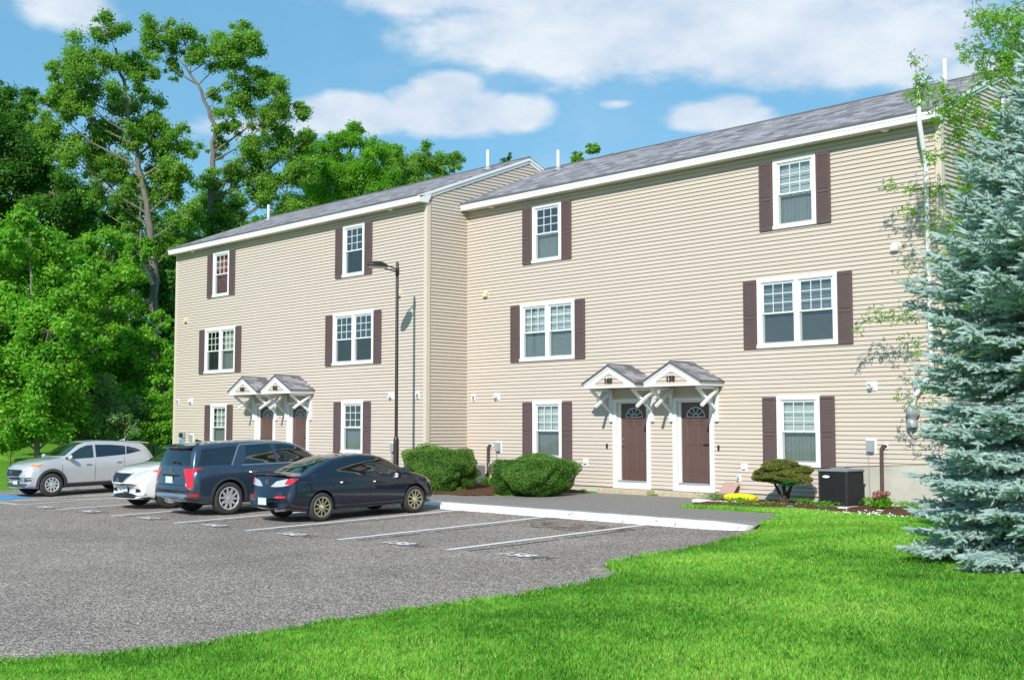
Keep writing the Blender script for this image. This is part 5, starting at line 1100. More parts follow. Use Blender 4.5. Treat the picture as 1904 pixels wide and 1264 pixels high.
# ---- tree with lobed leaves by the right corner
def pin_oak():
    rng = np.random.default_rng(5); rs = random.Random(5); Y = -2.3
    base = Vector((18.3, -1.3, ground_at(18.3, -1.3) - .1)); root = thing('pin_oak', 'oak with lobed bright leaves at the right corner, branches reaching across the white pipe', 'tree', base)
    tk = MB(); T_ = [base, base + Vector((.05, 0, 2.5)), base + Vector((0, .05, 5)), base + Vector((.1, 0, 6.6)), base + Vector((.3, 0, 8.4))]; tk.tube(T_, [.19, .15, .11, .07, .025], 10); tk.build('trunk', M['bark'], root, smooth=True)
    br = [([(1860, 350), (1777, 285), (1735, 290), (1688, 302)], 11, 1), ([(1870, 400), (1800, 355), (1745, 345), (1700, 352), (1645, 348)], 12, 1.2), ([(1880, 460), (1800, 410), (1754, 402), (1710, 398), (1668, 404)], 11, 1.1), ([(1860, 470), (1780, 425), (1740, 420), (1692, 427)], 10, .9), ([(1880, 530), (1800, 495), (1768, 486), (1720, 484), (1679, 491)], 11, 1), ([(1860, 560), (1780, 520), (1730, 512), (1692, 518)], 9, .8),
          ([(1880, 640), (1800, 600), (1722, 590), (1650, 590), (1588, 601)], 13, 1.3), ([(1860, 670), (1780, 640), (1730, 632), (1680, 650)], 10, .9), ([(1880, 760), (1810, 700), (1760, 716), (1710, 735), (1666, 746)], 13, 1.2), ([(1870, 800), (1800, 770), (1770, 775), (1735, 790)], 11, .8),
          ([(1880, 270), (1830, 235), (1790, 200), (1740, 172), (1698, 155)], 26, 2.6), ([(1880, 290), (1840, 245), (1800, 235), (1765, 245)], 26, 2), ([(1890, 150), (1850, 100), (1810, 85), (1792, 110)], 26, 2), ([(1900, 120), (1870, 50), (1830, 20), (1815, 5)], 30, 2.4), ([(1920, 100), (1890, 60), (1860, 40)], 34, 2.2), ([(1900, 170), (1870, 150), (1840, 130)], 22, 1.3),
          ([(1850, 330), (1800, 300), (1800, 350), (1790, 420)], 16, 1.2), ([(1850, 440), (1800, 430), (1790, 480)], 24, 2), ([(1840, 550), (1790, 540), (1775, 570)], 22, 1.6), ([(1870, 700), (1830, 690), (1790, 690)], 24, 1.6), ([(1890, 560), (1870, 540), (1850, 520)], 34, 2.2), ([(1900, 680), (1880, 660), (1850, 640)], 36, 2.2), ([(1910, 800), (1880, 780), (1850, 760)], 36, 2.2), ([(1910, 860), (1885, 850), (1860, 840)], 34, 2), ([(1905, 620), (1890, 600), (1875, 590)], 36, 2), ([(1905, 740), (1895, 720), (1880, 710)], 36, 2), ([(1960, 300), (1930, 280), (1900, 270)], 50, 2.5), ([(1980, 120), (1950, 80), (1930, 40)], 60, 3), ([(1990, 500), (1960, 480), (1940, 460)], 50, 2.5)]
    lb = MB(); C = []
    for pts, w, dn in br:
        yy = Y + rs.uniform(-.7, .9) if w > 15 else -.85 + rs.uniform(-.3, .2); q = [at_y(u, v, yy) for u, v in pts]; st = min([base + Vector((0, 0, h * .5)) for h in range(4, 16)], key=lambda p: (p - (q[0] + Vector((0, 0, -.6)))).length)
        path = [st] + q; r0 = .035 if w > 15 else .022; lb.tube(path, [r0 * (1 - .85 * i / (len(path) - 1)) for i in range(len(path))], 6)
        for i in range(len(q) - 1):
            L_ = (q[i + 1] - q[i]).length; rw = w / FPX * 27
            for k in range(max(2, int(L_ * 9 * dn))):
                c = q[i].lerp(q[i + 1], rs.random()) + Vector(rng.normal(size=3)) * rw * .6; 
                if rs.random() < .5: lb.tube([q[i].lerp(q[i + 1], rs.random()), c], [.006, .003], 4)
                C += [np.array(c) + rng.normal(size=3) * .08 for _ in range(rs.randint(12, 20) if w > 15 else rs.randint(4, 9))]
    lb.build('limbs', M['bark'], root, smooth=True); C = np.array(C); n = len(C); Nn = rnd_dirs(rng, n) * .8 + np.array([0, -.1, .6]); Nn /= np.linalg.norm(Nn, axis=1, keepdims=True)
    V, F = lobed_geo(C, Nn, rng.uniform(.07, .13, n), rng); me = np_mesh('crown', V, F, np.repeat(np.clip(rng.normal(.5, .22, n), 0, 1), 3)); link('crown', me, LM['pin'], root)
pin_oak()

# ---- blue spruce
def spruce():
    rng = np.random.default_rng(8); rs = random.Random(8); bx, by = 20.75, -7.05; g = ground_at(bx, by); H = 7.7; PR = ([0, .06, .35, .55, .66, .78, .9, 1], [1.9, 2.12, 2.16, 1.92, 1.45, .98, .52, .08])
    root = thing('blue_spruce', 'large blue spruce with tiered silvery branches standing on the lawn at the right edge', 'tree', (bx, by, g))
    tk = MB(); tk.tube([(bx, by, g - .1), (bx + .03, by, g + 3), (bx, by, g + 6), (bx, by, g + H)], [.20, .15, .08, .02], 12); tk.build('trunk', M['barkdark'], root, smooth=True)
    bb = MB(); FB = []; FD = []; FL = []; FT = []
    h = .12; wi = 0
    while h < H - .3:
        rel = h / H; RL = float(np.interp(rel, *PR)); nb = 8 if rel < .7 else 6; ph = rs.random() * 6.28
        for k in range(nb):
            az = ph + 2 * math.pi * k / nb + rs.uniform(-.22, .22); L_ = RL * rs.uniform(.80, 1.10)
            d = np.array([math.cos(az), math.sin(az), 0]); side = np.array([-d[1], d[0], 0]); slope = (.10 + .55 * rel) - .25 * (1 - rel); hh = h + rs.uniform(-.1, .1)
            def pt(s): return np.array([bx, by, g + hh]) + d * L_ * s + np.array([0, 0, L_ * (slope * s - .22 * s * s + .16 * s ** 4)])
            path = [pt(s) for s in np.linspace(0, 1, 7)]; bb.tube([Vector(p) for p in path], [.035 * (1 - rel * .6) * (1 - .85 * s) for s in np.linspace(0, 1, 7)], 6)
            s = .22
            while s < 1:
                p = pt(s); tw = (pt(min(1, s + .02)) - pt(s - .02)); tw /= np.linalg.norm(tw)
                for sg in (-1, 1):
                    l2 = L_ * .40 * (1 - s) ** .75 + .09; l2 *= rs.uniform(.75, 1.15)
                    dd = tw * .72 + side * sg * .72 + np.array([0, 0, rs.uniform(-.22, .12)]); dd /= np.linalg.norm(dd)
                    m = max(1, int(l2 / .095)); 
                    for j in range(m):
                        q = p + dd * l2 * (j + .4) / m + np.array([0, 0, -.10 * ((j + .5) / m) ** 2 * l2]); last = j == m - 1
                        FB.append(q - dd * .03); FD.append(dd + rng.normal(size=3) * .08); FL.append(.12 if not last else .17); FT.append(last)
                        if m > 1:
                            for sg2 in (-1, 1):
                                if rs.random() < .85:
                                    sd2 = np.cross(dd, [0, 0, 1]); e = dd * .75 + sd2 * sg2 * .75 + np.array([0, 0, rs.uniform(-.35, .30)]); FB.append(q); FD.append(e / np.linalg.norm(e)); FL.append(rs.uniform(.08, .14)); FT.append(True)
                if rs.random() < .35: FB.append(p); FD.append(tw * .5 + np.array([rs.uniform(-.3, .3), rs.uniform(-.3, .3), .8])); FL.append(rs.uniform(.06, .11)); FT.append(True)
                if rs.random() < .3 : FB.append(p); FD.append(tw * .4 + np.array([rs.uniform(-.3, .3), rs.uniform(-.3, .3), -.8])); FL.append(rs.uniform(.08, .14)); FT.append(False)
                FB.append(p); FD.append(tw); FL.append(.11); FT.append(False)
                s += .085 / L_ * (1.15)
            FB.append(pt(1)); FD.append(pt(1) - pt(.9)); FL.append(.16); FT.append(True)
        h += .13 + .10 * rs.random(); wi += 1
    bb.build('limbs', M['barkdark'], root, smooth=True)
    FB = np.array(FB); FD = np.array(FD); FD /= np.linalg.norm(FD, axis=1, keepdims=True); FL = np.array(FL); FT = np.array(FT)
    # drop what lies deep inside the crown
    rad = np.hypot(FB[:, 0] - bx, FB[:, 1] - by); RLm = np.interp((FB[:, 2] - g) / H, *PR); keep = (rad > RLm * .34) | (rng.random(len(FB)) < .3); FB, FD, FL, FT = FB[keep], FD[keep], FL[keep], FT[keep]
    n = len(FB); FL = FL * 1.12; K = 48; print('spruce twigs', n)
    t = (np.arange(K) + .5) / K; t = np.broadcast_to(t, (n, K)) + rng.uniform(-.02, .02, (n, K)); ang = rng.uniform(0, 2 * np.pi, (n, K))
    a = np.cross(FD, [0, 0, 1.0]); a /= np.linalg.norm(a, axis=1, keepdims=True) + 1e-9; b = np.cross(FD, a)
    rd = a[:, None] * np.cos(ang)[..., None] + b[:, None] * np.sin(ang)[..., None]; P0 = FB[:, None] + FD[:, None] * (t * FL[:, None])[..., None]
    nd_ = FD[:, None] * .75 + rd; nd_ /= np.linalg.norm(nd_, axis=2, keepdims=True); ln = (.039 * (1 - .22 * t ** 4))[..., None]; sd_ = np.cross(FD[:, None], rd); w = .0042
    V = np.stack([P0 - sd_ * w, P0 + sd_ * w, P0 + nd_ * ln], 2).reshape(-1, 3); F = np.arange(len(V)).reshape(-1, 3)
    base = np.where(FT, .62, .38) + rng.normal(0, .1, n); VV = np.clip(np.repeat(base, K) + rng.normal(0, .08, n * K), 0, 1)
    me = np_mesh('needles', V, F, VV); link('needles', me, leafmat('spruce_needles', (.20, .31, .34), (.74, .85, .92), rough=.6, tr=.30, spec=.2), root)
    # needle-coloured cores added to reflect light and brighten the boughs, then the twigs
    w = .006; rr_ = .020; mid = FB + FD * (FL * .55)[:, None]; tip = FB + FD * (FL * 1.08)[:, None]; ring = [mid + (a * math.cos(q) + b * math.sin(q)) * rr_ for q in (0, 2.094, 4.188)]; r0 = [FB + (a * math.cos(q) + b * math.sin(q)) * rr_ * .7 for q in (0, 2.094, 4.188)]
    T3 = []
    for k in range(3): T3 += [np.stack([r0[k], r0[(k + 1) % 3], ring[k]], 1), np.stack([r0[(k + 1) % 3], ring[(k + 1) % 3], ring[k]], 1), np.stack([ring[k], ring[(k + 1) % 3], tip], 1)]
    V = np.concatenate([x_.reshape(-1, 3) for x_ in T3]); me = np_mesh('reflecting_cores', V, np.arange(len(V)).reshape(-1, 3), np.clip(np.tile(base, 9) - .1, 0, 1)); link('reflecting_cores', me, bpy.data.materials['spruce_needles'], root)
    V = np.stack([FB - a * w, FB + a * w, FB + FD * FL[:, None]], 1).reshape(-1, 3); F = np.arange(len(V)).reshape(-1, 3)
    V2 = np.stack([FB - b * w, FB + b * w, FB + FD * FL[:, None]], 1).reshape(-1, 3); me = np_mesh('twigs', np.concatenate([V, V2]), np.concatenate([F, F + len(V)])); link('twigs', me, M['barkdark'], root)
spruce()

# ---- clipped evergreen bushes
def lumps(rng, k=26):
    D_ = rnd_dirs(rng, k); F_ = rng.uniform(2.5, 7, k); P_ = rng.uniform(0, 6.28, k)
    return lambda N_: (np.sin((N_ @ D_.T) * F_ + P_)).sum(1) / k
def bush(name, label, c, dims, seed, lm, n=52000, ex=3.0, leaf=.035, lump=.9, flatbase=.35, cat='bush', core='barkdark', parent=None, cname='foliage'):
    rng = np.random.default_rng(seed); root = parent or thing(name, label, cat, (c[0], c[1], c[2] - dims[2])); f = lumps(rng); f2 = lumps(rng, 40)
    def surf(Nv):
        q = np.abs(Nv / 1.0); r = (q ** ex).sum(1) ** (-1 / ex); r = r * (1 + lump * .75 * f(Nv) + lump * .55 * f2(Nv * 2.6)); return r
    Nv = rnd_dirs(rng, n); r = surf(Nv); rr = r * (1 - np.abs(rng.normal(0, .055, n))); P = Nv * rr[:, None] * np.array(dims); P[:, 2] = np.maximum(P[:, 2], -dims[2] * .98)
    k = P[:, 2] < -dims[2] * .3; P[k, :2] *= (1 - flatbase * ((-P[k, 2] / dims[2] - .3) / .7) ** 1.5 * .5)[:, None]
    nn = Nv * .6 + rnd_dirs(rng, n) * .8; nn /= np.linalg.norm(nn, axis=1, keepdims=True)
    V, F = leaf_geo(P + np.array(c), nn, rng.uniform(.7, 1.3, n) * leaf, rng, .42, along=Nv + rng.normal(size=(n, 3)) * .5)
    var = np.clip(.45 + .5 * f(Nv) * 2.2 + rng.normal(0, .16, n), 0, 1); me = np_mesh(cname, V, F, var); link(cname, me, lm, root)
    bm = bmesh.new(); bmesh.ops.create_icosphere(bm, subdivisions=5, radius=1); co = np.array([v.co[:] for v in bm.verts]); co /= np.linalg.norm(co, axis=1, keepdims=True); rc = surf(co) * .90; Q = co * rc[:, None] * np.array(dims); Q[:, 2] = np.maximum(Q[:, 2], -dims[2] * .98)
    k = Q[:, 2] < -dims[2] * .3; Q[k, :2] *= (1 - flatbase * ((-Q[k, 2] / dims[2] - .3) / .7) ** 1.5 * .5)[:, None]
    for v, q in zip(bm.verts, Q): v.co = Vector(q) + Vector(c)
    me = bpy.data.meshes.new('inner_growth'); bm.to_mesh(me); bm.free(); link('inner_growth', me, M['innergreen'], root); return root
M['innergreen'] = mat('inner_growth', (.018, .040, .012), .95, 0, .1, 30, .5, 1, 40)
yew = leafmat('yew_needles', (.050, .155, .020), (.18, .36, .045), tr=.2, c2=(.32, .36, .09))
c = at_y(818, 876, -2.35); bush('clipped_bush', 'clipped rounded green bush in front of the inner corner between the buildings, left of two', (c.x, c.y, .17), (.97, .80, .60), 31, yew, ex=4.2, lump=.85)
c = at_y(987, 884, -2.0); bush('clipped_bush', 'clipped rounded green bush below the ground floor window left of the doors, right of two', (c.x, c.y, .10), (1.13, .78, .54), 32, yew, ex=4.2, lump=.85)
# topiary shrub
base = Vector((11.93, -.95, ground_at(11.93, -.95) + .02)); top = thing('pruned_shrub', 'cloud pruned shrub with twisted bare stems and olive crown left of the air conditioner', 'shrub', base)
st = MB(); rs = random.Random(3)
for k, (dx, dy) in enumerate([(-.28, 0), (-.1, .12), (.08, -.1), (.22, .05), (.0, .02)]):
    p = [base + Vector((dx * .12, dy * .1, -.05))]
    for j in range(1, 6): t__ = j / 5; p.append(base + Vector((dx * t__ * 1.1 + rs.uniform(-.05, .05), dy * t__ + rs.uniform(-.04, .04), .62 * t__)))
    st.tube(p, [.055, .045, .038, .03, .026, .02], 8)
st.build('stem', M['barkdark'], top, smooth=True)
ol = leafmat('olive_needles', (.085, .105, .018), (.26, .29, .05), tr=.12, c2=(.30, .17, .07))
bush('', '', (11.92, -.95, .33), (.66, .50, .20), 33, ol, 22000, 2.2, .03, 1.1, 0, parent=top, cname='crown')
bush('', '', (11.85, -.95, .55), (.36, .34, .13), 34, ol, 9000, 2.2, .03, .8, 0, parent=top, cname='crown_top')
bush('', '', (12.2, -1.25, .20), (.22, .15, .09), 35, leafmat('green_shoot', (.02, .12, .02), (.08, .30, .05)), 3500, 2.2, .035, .8, 0, parent=top, cname='green_shoot')
# hydrangea
hb = Vector((14.35, -.95, ground_at(14.35, -.95) + .02)); hy = thing('flowering_plant', 'small plant with dusty red flower heads in front of the concrete foundation', 'flower plant', hb); rng = np.random.default_rng(9)
n = 520; P = rnd_dirs(rng, n) * (rng.random((n, 1)) ** .4) * np.array([.24, .2, .15]) + np.array(hb) + np.array([0, 0, .13]); nn = rnd_dirs(rng, n) + np.array([0, 0, .8]); nn /= np.linalg.norm(nn, axis=1, keepdims=True); V, F = leaf_geo(P, nn, rng.uniform(.06, .1, n), rng, .65); link('leaves', np_mesh('leaves', V, F, rng.random(n)), LM['mid'], hy)
fm = leafmat('dusty_flower', (.22, .055, .065), (.50, .20, .20), tr=.2)
for k in range(9):
    a = k * 2.4; c = np.array(hb) + np.array([.17 * math.cos(a) * (k / 9) ** .5, .14 * math.sin(a) * (k / 9) ** .5 - .03, .30 + .05 * math.sin(k * 1.7)]); n = 130; q = rnd_dirs(rng, n); P = c + q * .052; V, F = leaf_geo(P, q, rng.uniform(.018, .03, n), rng, .9); link('flower_head', np_mesh('flower_head', V, F, rng.random(n)), fm, hy)
# weeds and bed plants
def tuft(name, label, x, y, r, hgt, n, lm, seed, cat='plant', leaf=.05, group=None):
    rng = np.random.default_rng(seed); z = ground_at(x, y); root = None; P = np.stack([x + rng.normal(0, r * .5, n), y + rng.normal(0, r * .35, n), z + .02 + rng.random(n) * hgt], 1); nn = rnd_dirs(rng, n) + np.array([0, 0, .6]); nn /= np.linalg.norm(nn, axis=1, keepdims=True)
    V, F = leaf_geo(P, nn, rng.uniform(.6, 1.3, n) * leaf, rng, .5); me = np_mesh(name, V, F, rng.random(n)); o = link(name, me, lm); tag(o, label, cat, group, 'stuff'); return o
tuft('ground_cover', 'grey green creeping plants in front of the stone slab', 9.95, -.75, .45, .14, 900, LM['grey'], 41, leaf=.045)
tuft('weed', 'green weeds in front of the yellow bag', 10.75, -1.0, .3, .10, 420, LM['maple'], 42)
tuft('weed', 'green weeds growing along the front of the air conditioner', 13.2, -1.3, .35, .14, 420, LM['maple'], 43)
tuft('weed', 'green weeds against the foundation beside the insulated pipe', 13.9, -.5, .3, .2, 500, LM['maple'], 44)
tuft('weed', 'grass weeds by the foundation right of the flowering plant', 14.9, -.7, .4, .16, 600, LM['maple'], 45)
tuft('weed', 'weeds under the trunk of the pruned shrub', 12.35, -.8, .25, .13, 260, LM['mid'], 46)
tuft('weed', 'tall weeds between the two clipped bushes by the wall', 1.6, -.7, .35, .26, 500, LM['maple'], 47)
tuft('weed', 'tiny weed at the foot of the step between the bush and door 160', 5.25, -.5, .12, .10, 110, LM['maple'], 48)
tuft('weed', 'weed clump at the left foot of the left clipped bush bed edge', 2.3, -2.4, .2, .12, 160, LM['maple'], 49)
tuft('weed', 'sparse low weeds in the mulch below the pruned shrub', 11.4, -1.5, .9, .06, 420, LM['mid'], 50)
def white_flowers():
    rng = np.random.default_rng(10); n = 60; u = rng.uniform(1572, 1730, n); P = []
    for k in range(n): x = rng.normal(15.0, .45); y = -2.35 + rng.normal(0, .22) - (x - 15) * .1; P.append((x, y, ground_at(x, y) + .08))
    P = np.array(P); nn = rnd_dirs(rng, n) * .3 + np.array([0, -.5, .6]); nn /= np.linalg.norm(nn, axis=1, keepdims=True); V, F = leaf_geo(P, nn, rng.uniform(.03, .045, n), rng, .9); o = link('clover_flowers', np_mesh('clover_flowers', V, F), mat('petal_white', (.8, .8, .76), .7, nscale=10, namt=.05)); tag(o, 'scatter of small white clover flowers in the lawn below the mulch bed', 'flowers', kind='stuff')
white_flowers()

# ---- lawn blades
def lawn():
    rng = np.random.default_rng(77)
    def region(N_, xr, yr):
        X = rng.uniform(*xr, N_); Y = rng.uniform(*yr, N_); return X, Y
    X, Y = region(1900000, (9.3, 26.5), (-24.3, -1.2)); dx, dy = X - CAM.x, Y - CAM.y; fw = -math.sin(YAW) * dx + math.cos(YAW) * dy; lt = math.cos(YAW) * dx + math.sin(YAW) * dy
    ok = (fw > 6) & (np.abs(lt) < fw * .46 + .4); d = np.hypot(dx, dy); ok &= rng.random(len(X)) < np.clip(13.0 / d, 0, 1) ** 1.35
    X, Y, d = X[ok], Y[ok], d[ok]; sl = seg_sd(X, Y, LOT) + wob(X, Y) * .6; sw = seg_sd(X, Y, WALK) + wob(X, Y) * .5; sb = seg_sd(X, Y, BED2) + .1 * wob(X, Y); rg = np.hypot(X - 20.75, Y + 7.05) - 1.55
    jit = rng.random(len(X)) ** 3 * .10
    strip_ = (X < 13.6) & (Y > -3.2) & (Y < -1.9) & (X > 9.9)
    ok = (sl > -jit) & (sw > -.02) & (sb > -.02) & ((rg > 0) | (rng.random(len(X)) < .06)) & ((X > 13.4) | strip_)
    X, Y, d, sl = X[ok], Y[ok], d[ok], sl[ok]; n = len(X); print('blades', n); Z = ground_z(X, Y) - .01
    big = .5 + .5 * np.sin(X * .9 + 1.3 * np.sin(Y * .7)) * np.sin(Y * 1.1 + np.sin(X * .6)); med = .5 + .5 * np.sin(X * 3.1 + 2 * np.sin(Y * 2.3)) * np.sin(Y * 3.7 + 1.5 * np.sin(X * 2.9))
    fine = .5 + .5 * np.sin(X * 9.1 + 2 * np.sin(Y * 7.3)) * np.sin(Y * 8.7 + 1.5 * np.sin(X * 8.9))
    edge = np.exp(-np.clip(sl, 0, 9) / .12); h = (.042 + .03 * med + .02 * fine + .045 * rng.random(n)) * (1 + .6 * edge * (Y < -5)) * .70
    h *= np.where((Y > -4.2), .8, 1)
    az_ = rng.uniform(0, 6.283, n); lean = rng.uniform(.1, .75, n) * h; w = rng.uniform(.0019, .0036, n) * np.clip(d / 11, 1, 2.6)
    b = np.stack([np.cos(az_), np.sin(az_), 0 * az_], 1); l = np.stack([np.cos(az_ + 1.57 + rng.normal(0, .5, n)), np.sin(az_ + 1.57 + rng.normal(0, .5, n)), 0 * az_], 1); P = np.stack([X, Y, Z], 1); up = np.array([0, 0, 1.])
    m = P + up * (h * .55)[:, None] + l * (lean * .3)[:, None]; t = P + up * h[:, None] + l * lean[:, None]
    V = np.stack([P - b * w[:, None], P + b * w[:, None], m + b * (w * .8)[:, None], t, m - b * (w * .8)[:, None]], 1).reshape(-1, 3); F = np.arange(5 * n).reshape(-1, 5)
    dry = (rng.random(n) < .06 + .40 * np.clip((.55 - med) * 2, 0, 1) * np.clip((big - .5) * 2.5, 0, 1)); var = np.clip(-.02 + .42 * big + .30 * med + .14 * fine + rng.normal(0, .15, n), 0, .86); var = np.where(dry, rng.uniform(.9, 1, n), var)
    gmx = leafmat('grass_blade', (.055, .22, .022), (.50, .74, .15), rough=.55, tr=.35, spec=.25, c2=(.50, .45, .20)); e_ = [x_ for x_ in gmx.node_tree.nodes if x_.type == 'VALTORGB'][0].color_ramp.elements; x_ = e_.new(.45); x_.color = (.20, .50, .055, 1); me = np_mesh('lawn_grass', V, F, var); o = link('lawn_grass', me, gmx); tag(o, 'bright green mown grass blades covering the lawn on the right', 'grass', kind='stuff')
    # broad leaved weeds along the lot edge
    k = 2600; i = rng.integers(0, n, k * 6); i = i[(sl[i] < .35) & (Y[i] < -12)][:k]; P = np.stack([X[i], Y[i], Z[i] + rng.uniform(.02, .09, len(i))], 1) + rng.normal(0, .02, (len(i), 3)); nn = rnd_dirs(rng, len(i)) + np.array([0, 0, .8]); nn /= np.linalg.norm(nn, axis=1, keepdims=True); V, F = leaf_geo(P, nn, rng.uniform(.03, .06, len(i)), rng, .5); o = link('edge_weeds', np_mesh('edge_weeds', V, F, rng.random(len(i))), LM['maple']); tag(o, 'low leafy weeds along the edge of the asphalt lot', 'weeds', kind='stuff')
lawn()

# ================================================================== SMALL THINGS
# lamp post
lx, ly = .03, -2.8; lg = ground_at(lx, ly); lamp = thing('street_lamp', 'dark brown lamp post with domed head in front of the left building', 'street lamp', (lx, ly, lg))
p = MB(); p.tube([(lx, ly, lg - .1), (lx, ly, 1.02), (lx, ly, 1.08), (lx, ly, 1.14)], [.082, .082, .075, .05], 16); p.tube([(lx, ly, 1.1), (lx, ly, 6.2), (lx, ly, 6.24)], [.050, .046, .03], 14); p.build('pole', M['darkmetal'], lamp, smooth=True)
p = MB(); p.tube([(lx, ly, 5.86), (lx, ly, 6.06)], .062, 14)
for s in (-1, 1): p.tube([(lx, ly - .03, 5.97), (lx + s * .10, ly - .10, 5.99), (lx + s * .17, ly - .28, 6.03), (lx + s * .17, ly - .48, 6.06), (lx + s * .10, ly - .58, 6.07)], .022, 8)
p.build('arm', M['darkmetal'], lamp, smooth=True)
bm = bmesh.new(); bmesh.ops.create_uvsphere(bm, u_segments=28, v_segments=14, radius=1)
for v in bm.verts: v.co = Vector((v.co.x * .21, v.co.y * .36, (v.co.z * .15 if v.co.z > 0 else v.co.z * .035))) + Vector((lx, ly - .72, 6.05))
me = bpy.data.meshes.new('lamp_head'); bm.to_mesh(me); bm.free(); me.polygons.foreach_set('use_smooth', [True] * len(me.polygons)); hd = link('lamp_head', me, M['darkmetal'], lamp)
p = MB(); p.lathe([(0, -.05), (.13, -.045), (.17, -.015), (.17, 0)], (0, 0, 0), 'z', 24); p.v = [(x * 1.0 + lx, y * 1.75 + ly - .74, z + 6.035) for x, y, z in p.v]; p.build('lens', mat('lamp_lens', (.55, .53, .45), .25, nscale=9, namt=.1), hd, smooth=True)
# air conditioner
X0, X1, Y0, Y1 = 12.95, 13.66, -1.15, -.45; gz_ = ground_at(13.3, -.8) + .02; ac = thing('air_conditioner', 'dark grey outdoor air conditioner unit beside the pruned shrub', 'air conditioner', ((X0 + X1) / 2, (Y0 + Y1) / 2, gz_))
p = MB(); p.box(X0 - .06, X1 + .06, Y0 - .06, Y1 + .06, gz_ - .08, gz_ + .03); p.build('pad', M['concrete'], ac, bevel=.01)
acm = mat('ac_black', (.030, .030, .034), .5, .2, nscale=8, namt=.1); p = MB(); p.box(X0 + .02, X1 - .02, Y0 + .02, Y1 - .02, gz_ + .03, gz_ + .78); cab = p.build('cabinet', mat('ac_inner', (.012, .012, .013), .7, nscale=12, namt=.2), ac)
for x, y in ((X0, Y0), (X1 - .05, Y0), (X0, Y1 - .05), (X1 - .05, Y1 - .05)): p = MB(); p.box(x, x + .05, y, y + .05, gz_ + .03, gz_ + .77); p.build('corner_rail', acm, ac, bevel=.004)
p = MB(); q = MB()
for k in range(24): x = X0 + .05 + (X1 - X0 - .1) * k / 23; p.box(x - .004, x + .004, Y0 - .001, Y0 + .008, gz_ + .05, gz_ + .76)
for k in range(24): y = Y0 + .05 + (Y1 - Y0 - .1) * k / 23; q.box(X1 - .008, X1 + .001, y - .004, y + .004, gz_ + .05, gz_ + .76)
for z in np.linspace(gz_ + .055, gz_ + .755, 26): p.box(X0 + .04, X1 - .04, Y0 + .006, Y0 + .012, z - .003, z + .003); q.box(X1 - .012, X1 - .006, Y0 + .04, Y1 - .04, z - .003, z + .003)
p.build('grille', acm, ac); q.build('grille', acm, ac)
p = MB(); p.box(X0 - .02, X1 + .02, Y0 - .02, Y1 + .02, gz_ + .77, gz_ + .82); p.lathe([(.0, .86), (.20, .85), (.26, .82)], ((X0 + X1) / 2, (Y0 + Y1) / 2, gz_), 'z', 24); p.build('lid', mat('ac_lid', (.22, .23, .25), .5, .1, nscale=9, namt=.08), ac, bevel=.015)
p = MB(); pts = [(X0 + .20 + .09 * math.cos(a), gz_ + .66 + .03 * math.sin(a)) for a in np.linspace(0, 2 * math.pi, 25)[:-1]]; p.prism(pts, 'y', Y0 - .012, Y0 - .002); p.build('badge', M['trim'], ac, bevel=.003)
# grey utility box behind the left bush
p = MB(); bx0 = at_y(880, 885, -.55).x; g_ = ground_at(bx0, -.5); p.box(bx0 - .3, bx0 + .32, -.85, -.35, g_ - .05, g_ + .62); o = p.build('utility_box', mat('utility_grey', (.20, .20, .21), .6, nscale=5, namt=.1), bevel=.03); tag(o, 'plain grey utility box half hidden behind the left clipped bush', 'utility box')
# second conditioner behind the cars is hidden; hand rail by door 162
ra_ = thing('hand_rail', 'low black iron railing in front of door 162, seen above the cars', 'railing', (-5.9, -2.7, -.42)); p = MB()
p.tube([(-6.9, -2.75, .46), (-5.75, -2.75, .46)], .016, 8); p.tube([(-6.9, -2.75, -.25), (-5.75, -2.75, -.25)], .012, 8); p.build('top_rail', M['black'], ra_, smooth=True)
for k in range(9): p = MB(); x = -6.9 + 1.15 * k / 8; p.tube([(x, -2.75, -.42), (x, -2.75, .46)], .013 if k in (0, 8) else .007, 6); p.build('baluster', M['black'], ra_, smooth=True)
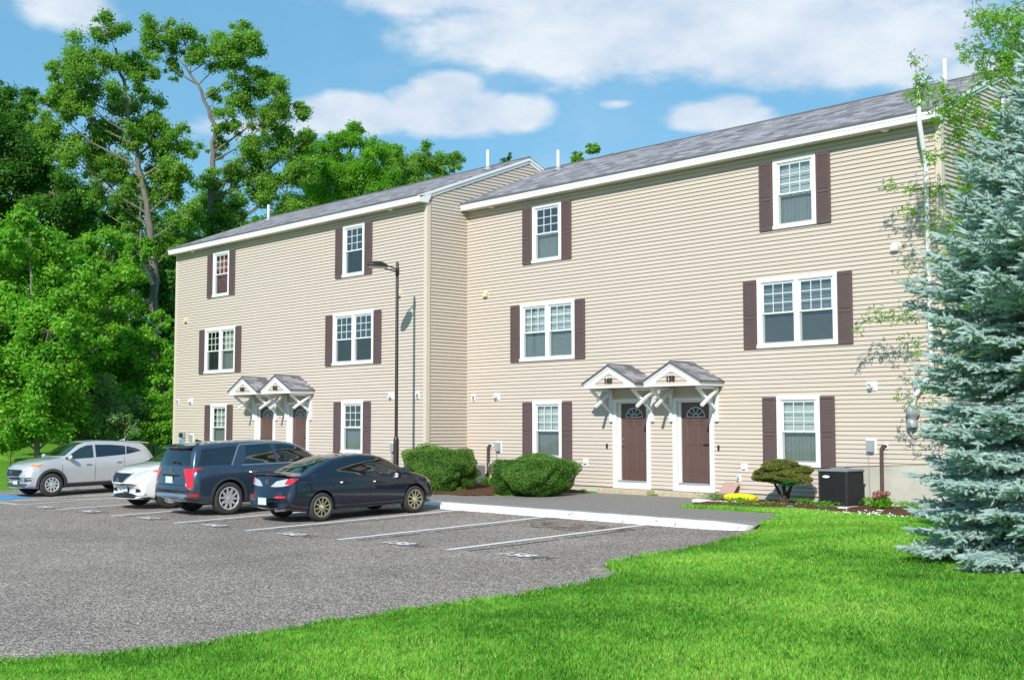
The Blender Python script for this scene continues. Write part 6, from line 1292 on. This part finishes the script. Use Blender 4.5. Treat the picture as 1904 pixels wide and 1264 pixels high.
# slab, bag, stones
g_ = ground_at(9.9, -.45); p = MB(); p.add([(9.66, -.52, g_), (10.08, -.50, g_), (10.13, -.16, g_ + .40), (9.72, -.18, g_ + .40), (9.66, -.47, g_ - .0), (10.08, -.45, g_), (10.13, -.11, g_ + .40), (9.72, -.13, g_ + .40)], [(0, 1, 2, 3), (7, 6, 5, 4), (0, 4, 5, 1), (1, 5, 6, 2), (2, 6, 7, 3), (3, 7, 4, 0)])
sm_ = worn('painted_slab', (.46, .22, .20), (.40, .33, .26), 5, .5, .1); o = p.build('stone_slab', sm_, bevel=.015); tag(o, 'weathered pinkish stone slab leaning on the wall right of door 158', 'stone slab')
def lump_obj(name, label, cat, c, dims, seed, m, group=None, amp=.12, ex=3.5):
    rng = np.random.default_rng(seed); f = lumps(rng, 14); bm = bmesh.new(); bmesh.ops.create_icosphere(bm, subdivisions=4, radius=1); co = np.array([v.co[:] for v in bm.verts]); co /= np.linalg.norm(co, axis=1, keepdims=True); r = (np.abs(co) ** ex).sum(1) ** (-1 / ex) * (1 + amp * 3 * f(co))
    for v, q in zip(bm.verts, co * r[:, None] * np.array(dims)): v.co = Vector(q) + Vector(c)
    me = bpy.data.meshes.new(name); bm.to_mesh(me); bm.free(); me.polygons.foreach_set('use_smooth', [True] * len(me.polygons)); o = link(name, me, m); tag(o, label, cat, group); return o
g_ = ground_at(10.64, -.75); bg_ = lump_obj('plastic_bag', 'bright yellow plastic bag lying flat on the bed between slab and pruned shrub', 'bag', (10.64, -.78, g_ + .09), (.42, .20, .10), 51, mat('yellow_plastic', (.80, .66, .01), .35, nscale=4, namt=.08, bump=.6, bscale=9))
sw_ = mat('white_stone', (.72, .70, .67), .8, nscale=9, namt=.15, bump=.4, bscale=30)
lump_obj('edging_stone', 'large flat white stone at the left end of the stone edging', 'stone', (9.95, -1.45, ground_at(9.95, -1.45) + .035), (.22, .13, .045), 52, sw_)
for k, (x, y, s) in enumerate([(10.24, -1.42, .10), (10.42, -1.40, .11), (10.62, -1.36, .10), (10.8, -1.28, .08)]): lump_obj('edging_stone', 'small white edging stone in the short row right of the large flat one', 'stone', (x, y, ground_at(x, y) + .02), (s, .07, .035), 53 + k, sw_, 'small white edging stones')
lump_obj('edging_stone', 'white stone on the mulch in front of the air conditioner', 'stone', (13.72, -1.42, ground_at(13.72, -1.42) + .03), (.11, .08, .04), 60, sw_)
lump_obj('edging_stone', 'white stone on the mulch in front of the flowering plant', 'stone', (14.62, -1.5, ground_at(14.62, -1.5) + .03), (.09, .07, .04), 61, sw_)
lump_obj('edging_stone', 'small green tinted stone on the mulch below the pruned shrub', 'stone', (12.5, -1.6, ground_at(12.5, -1.6) + .02), (.08, .06, .03), 62, mat('green_stone', (.10, .30, .22), .6, nscale=9, namt=.1))
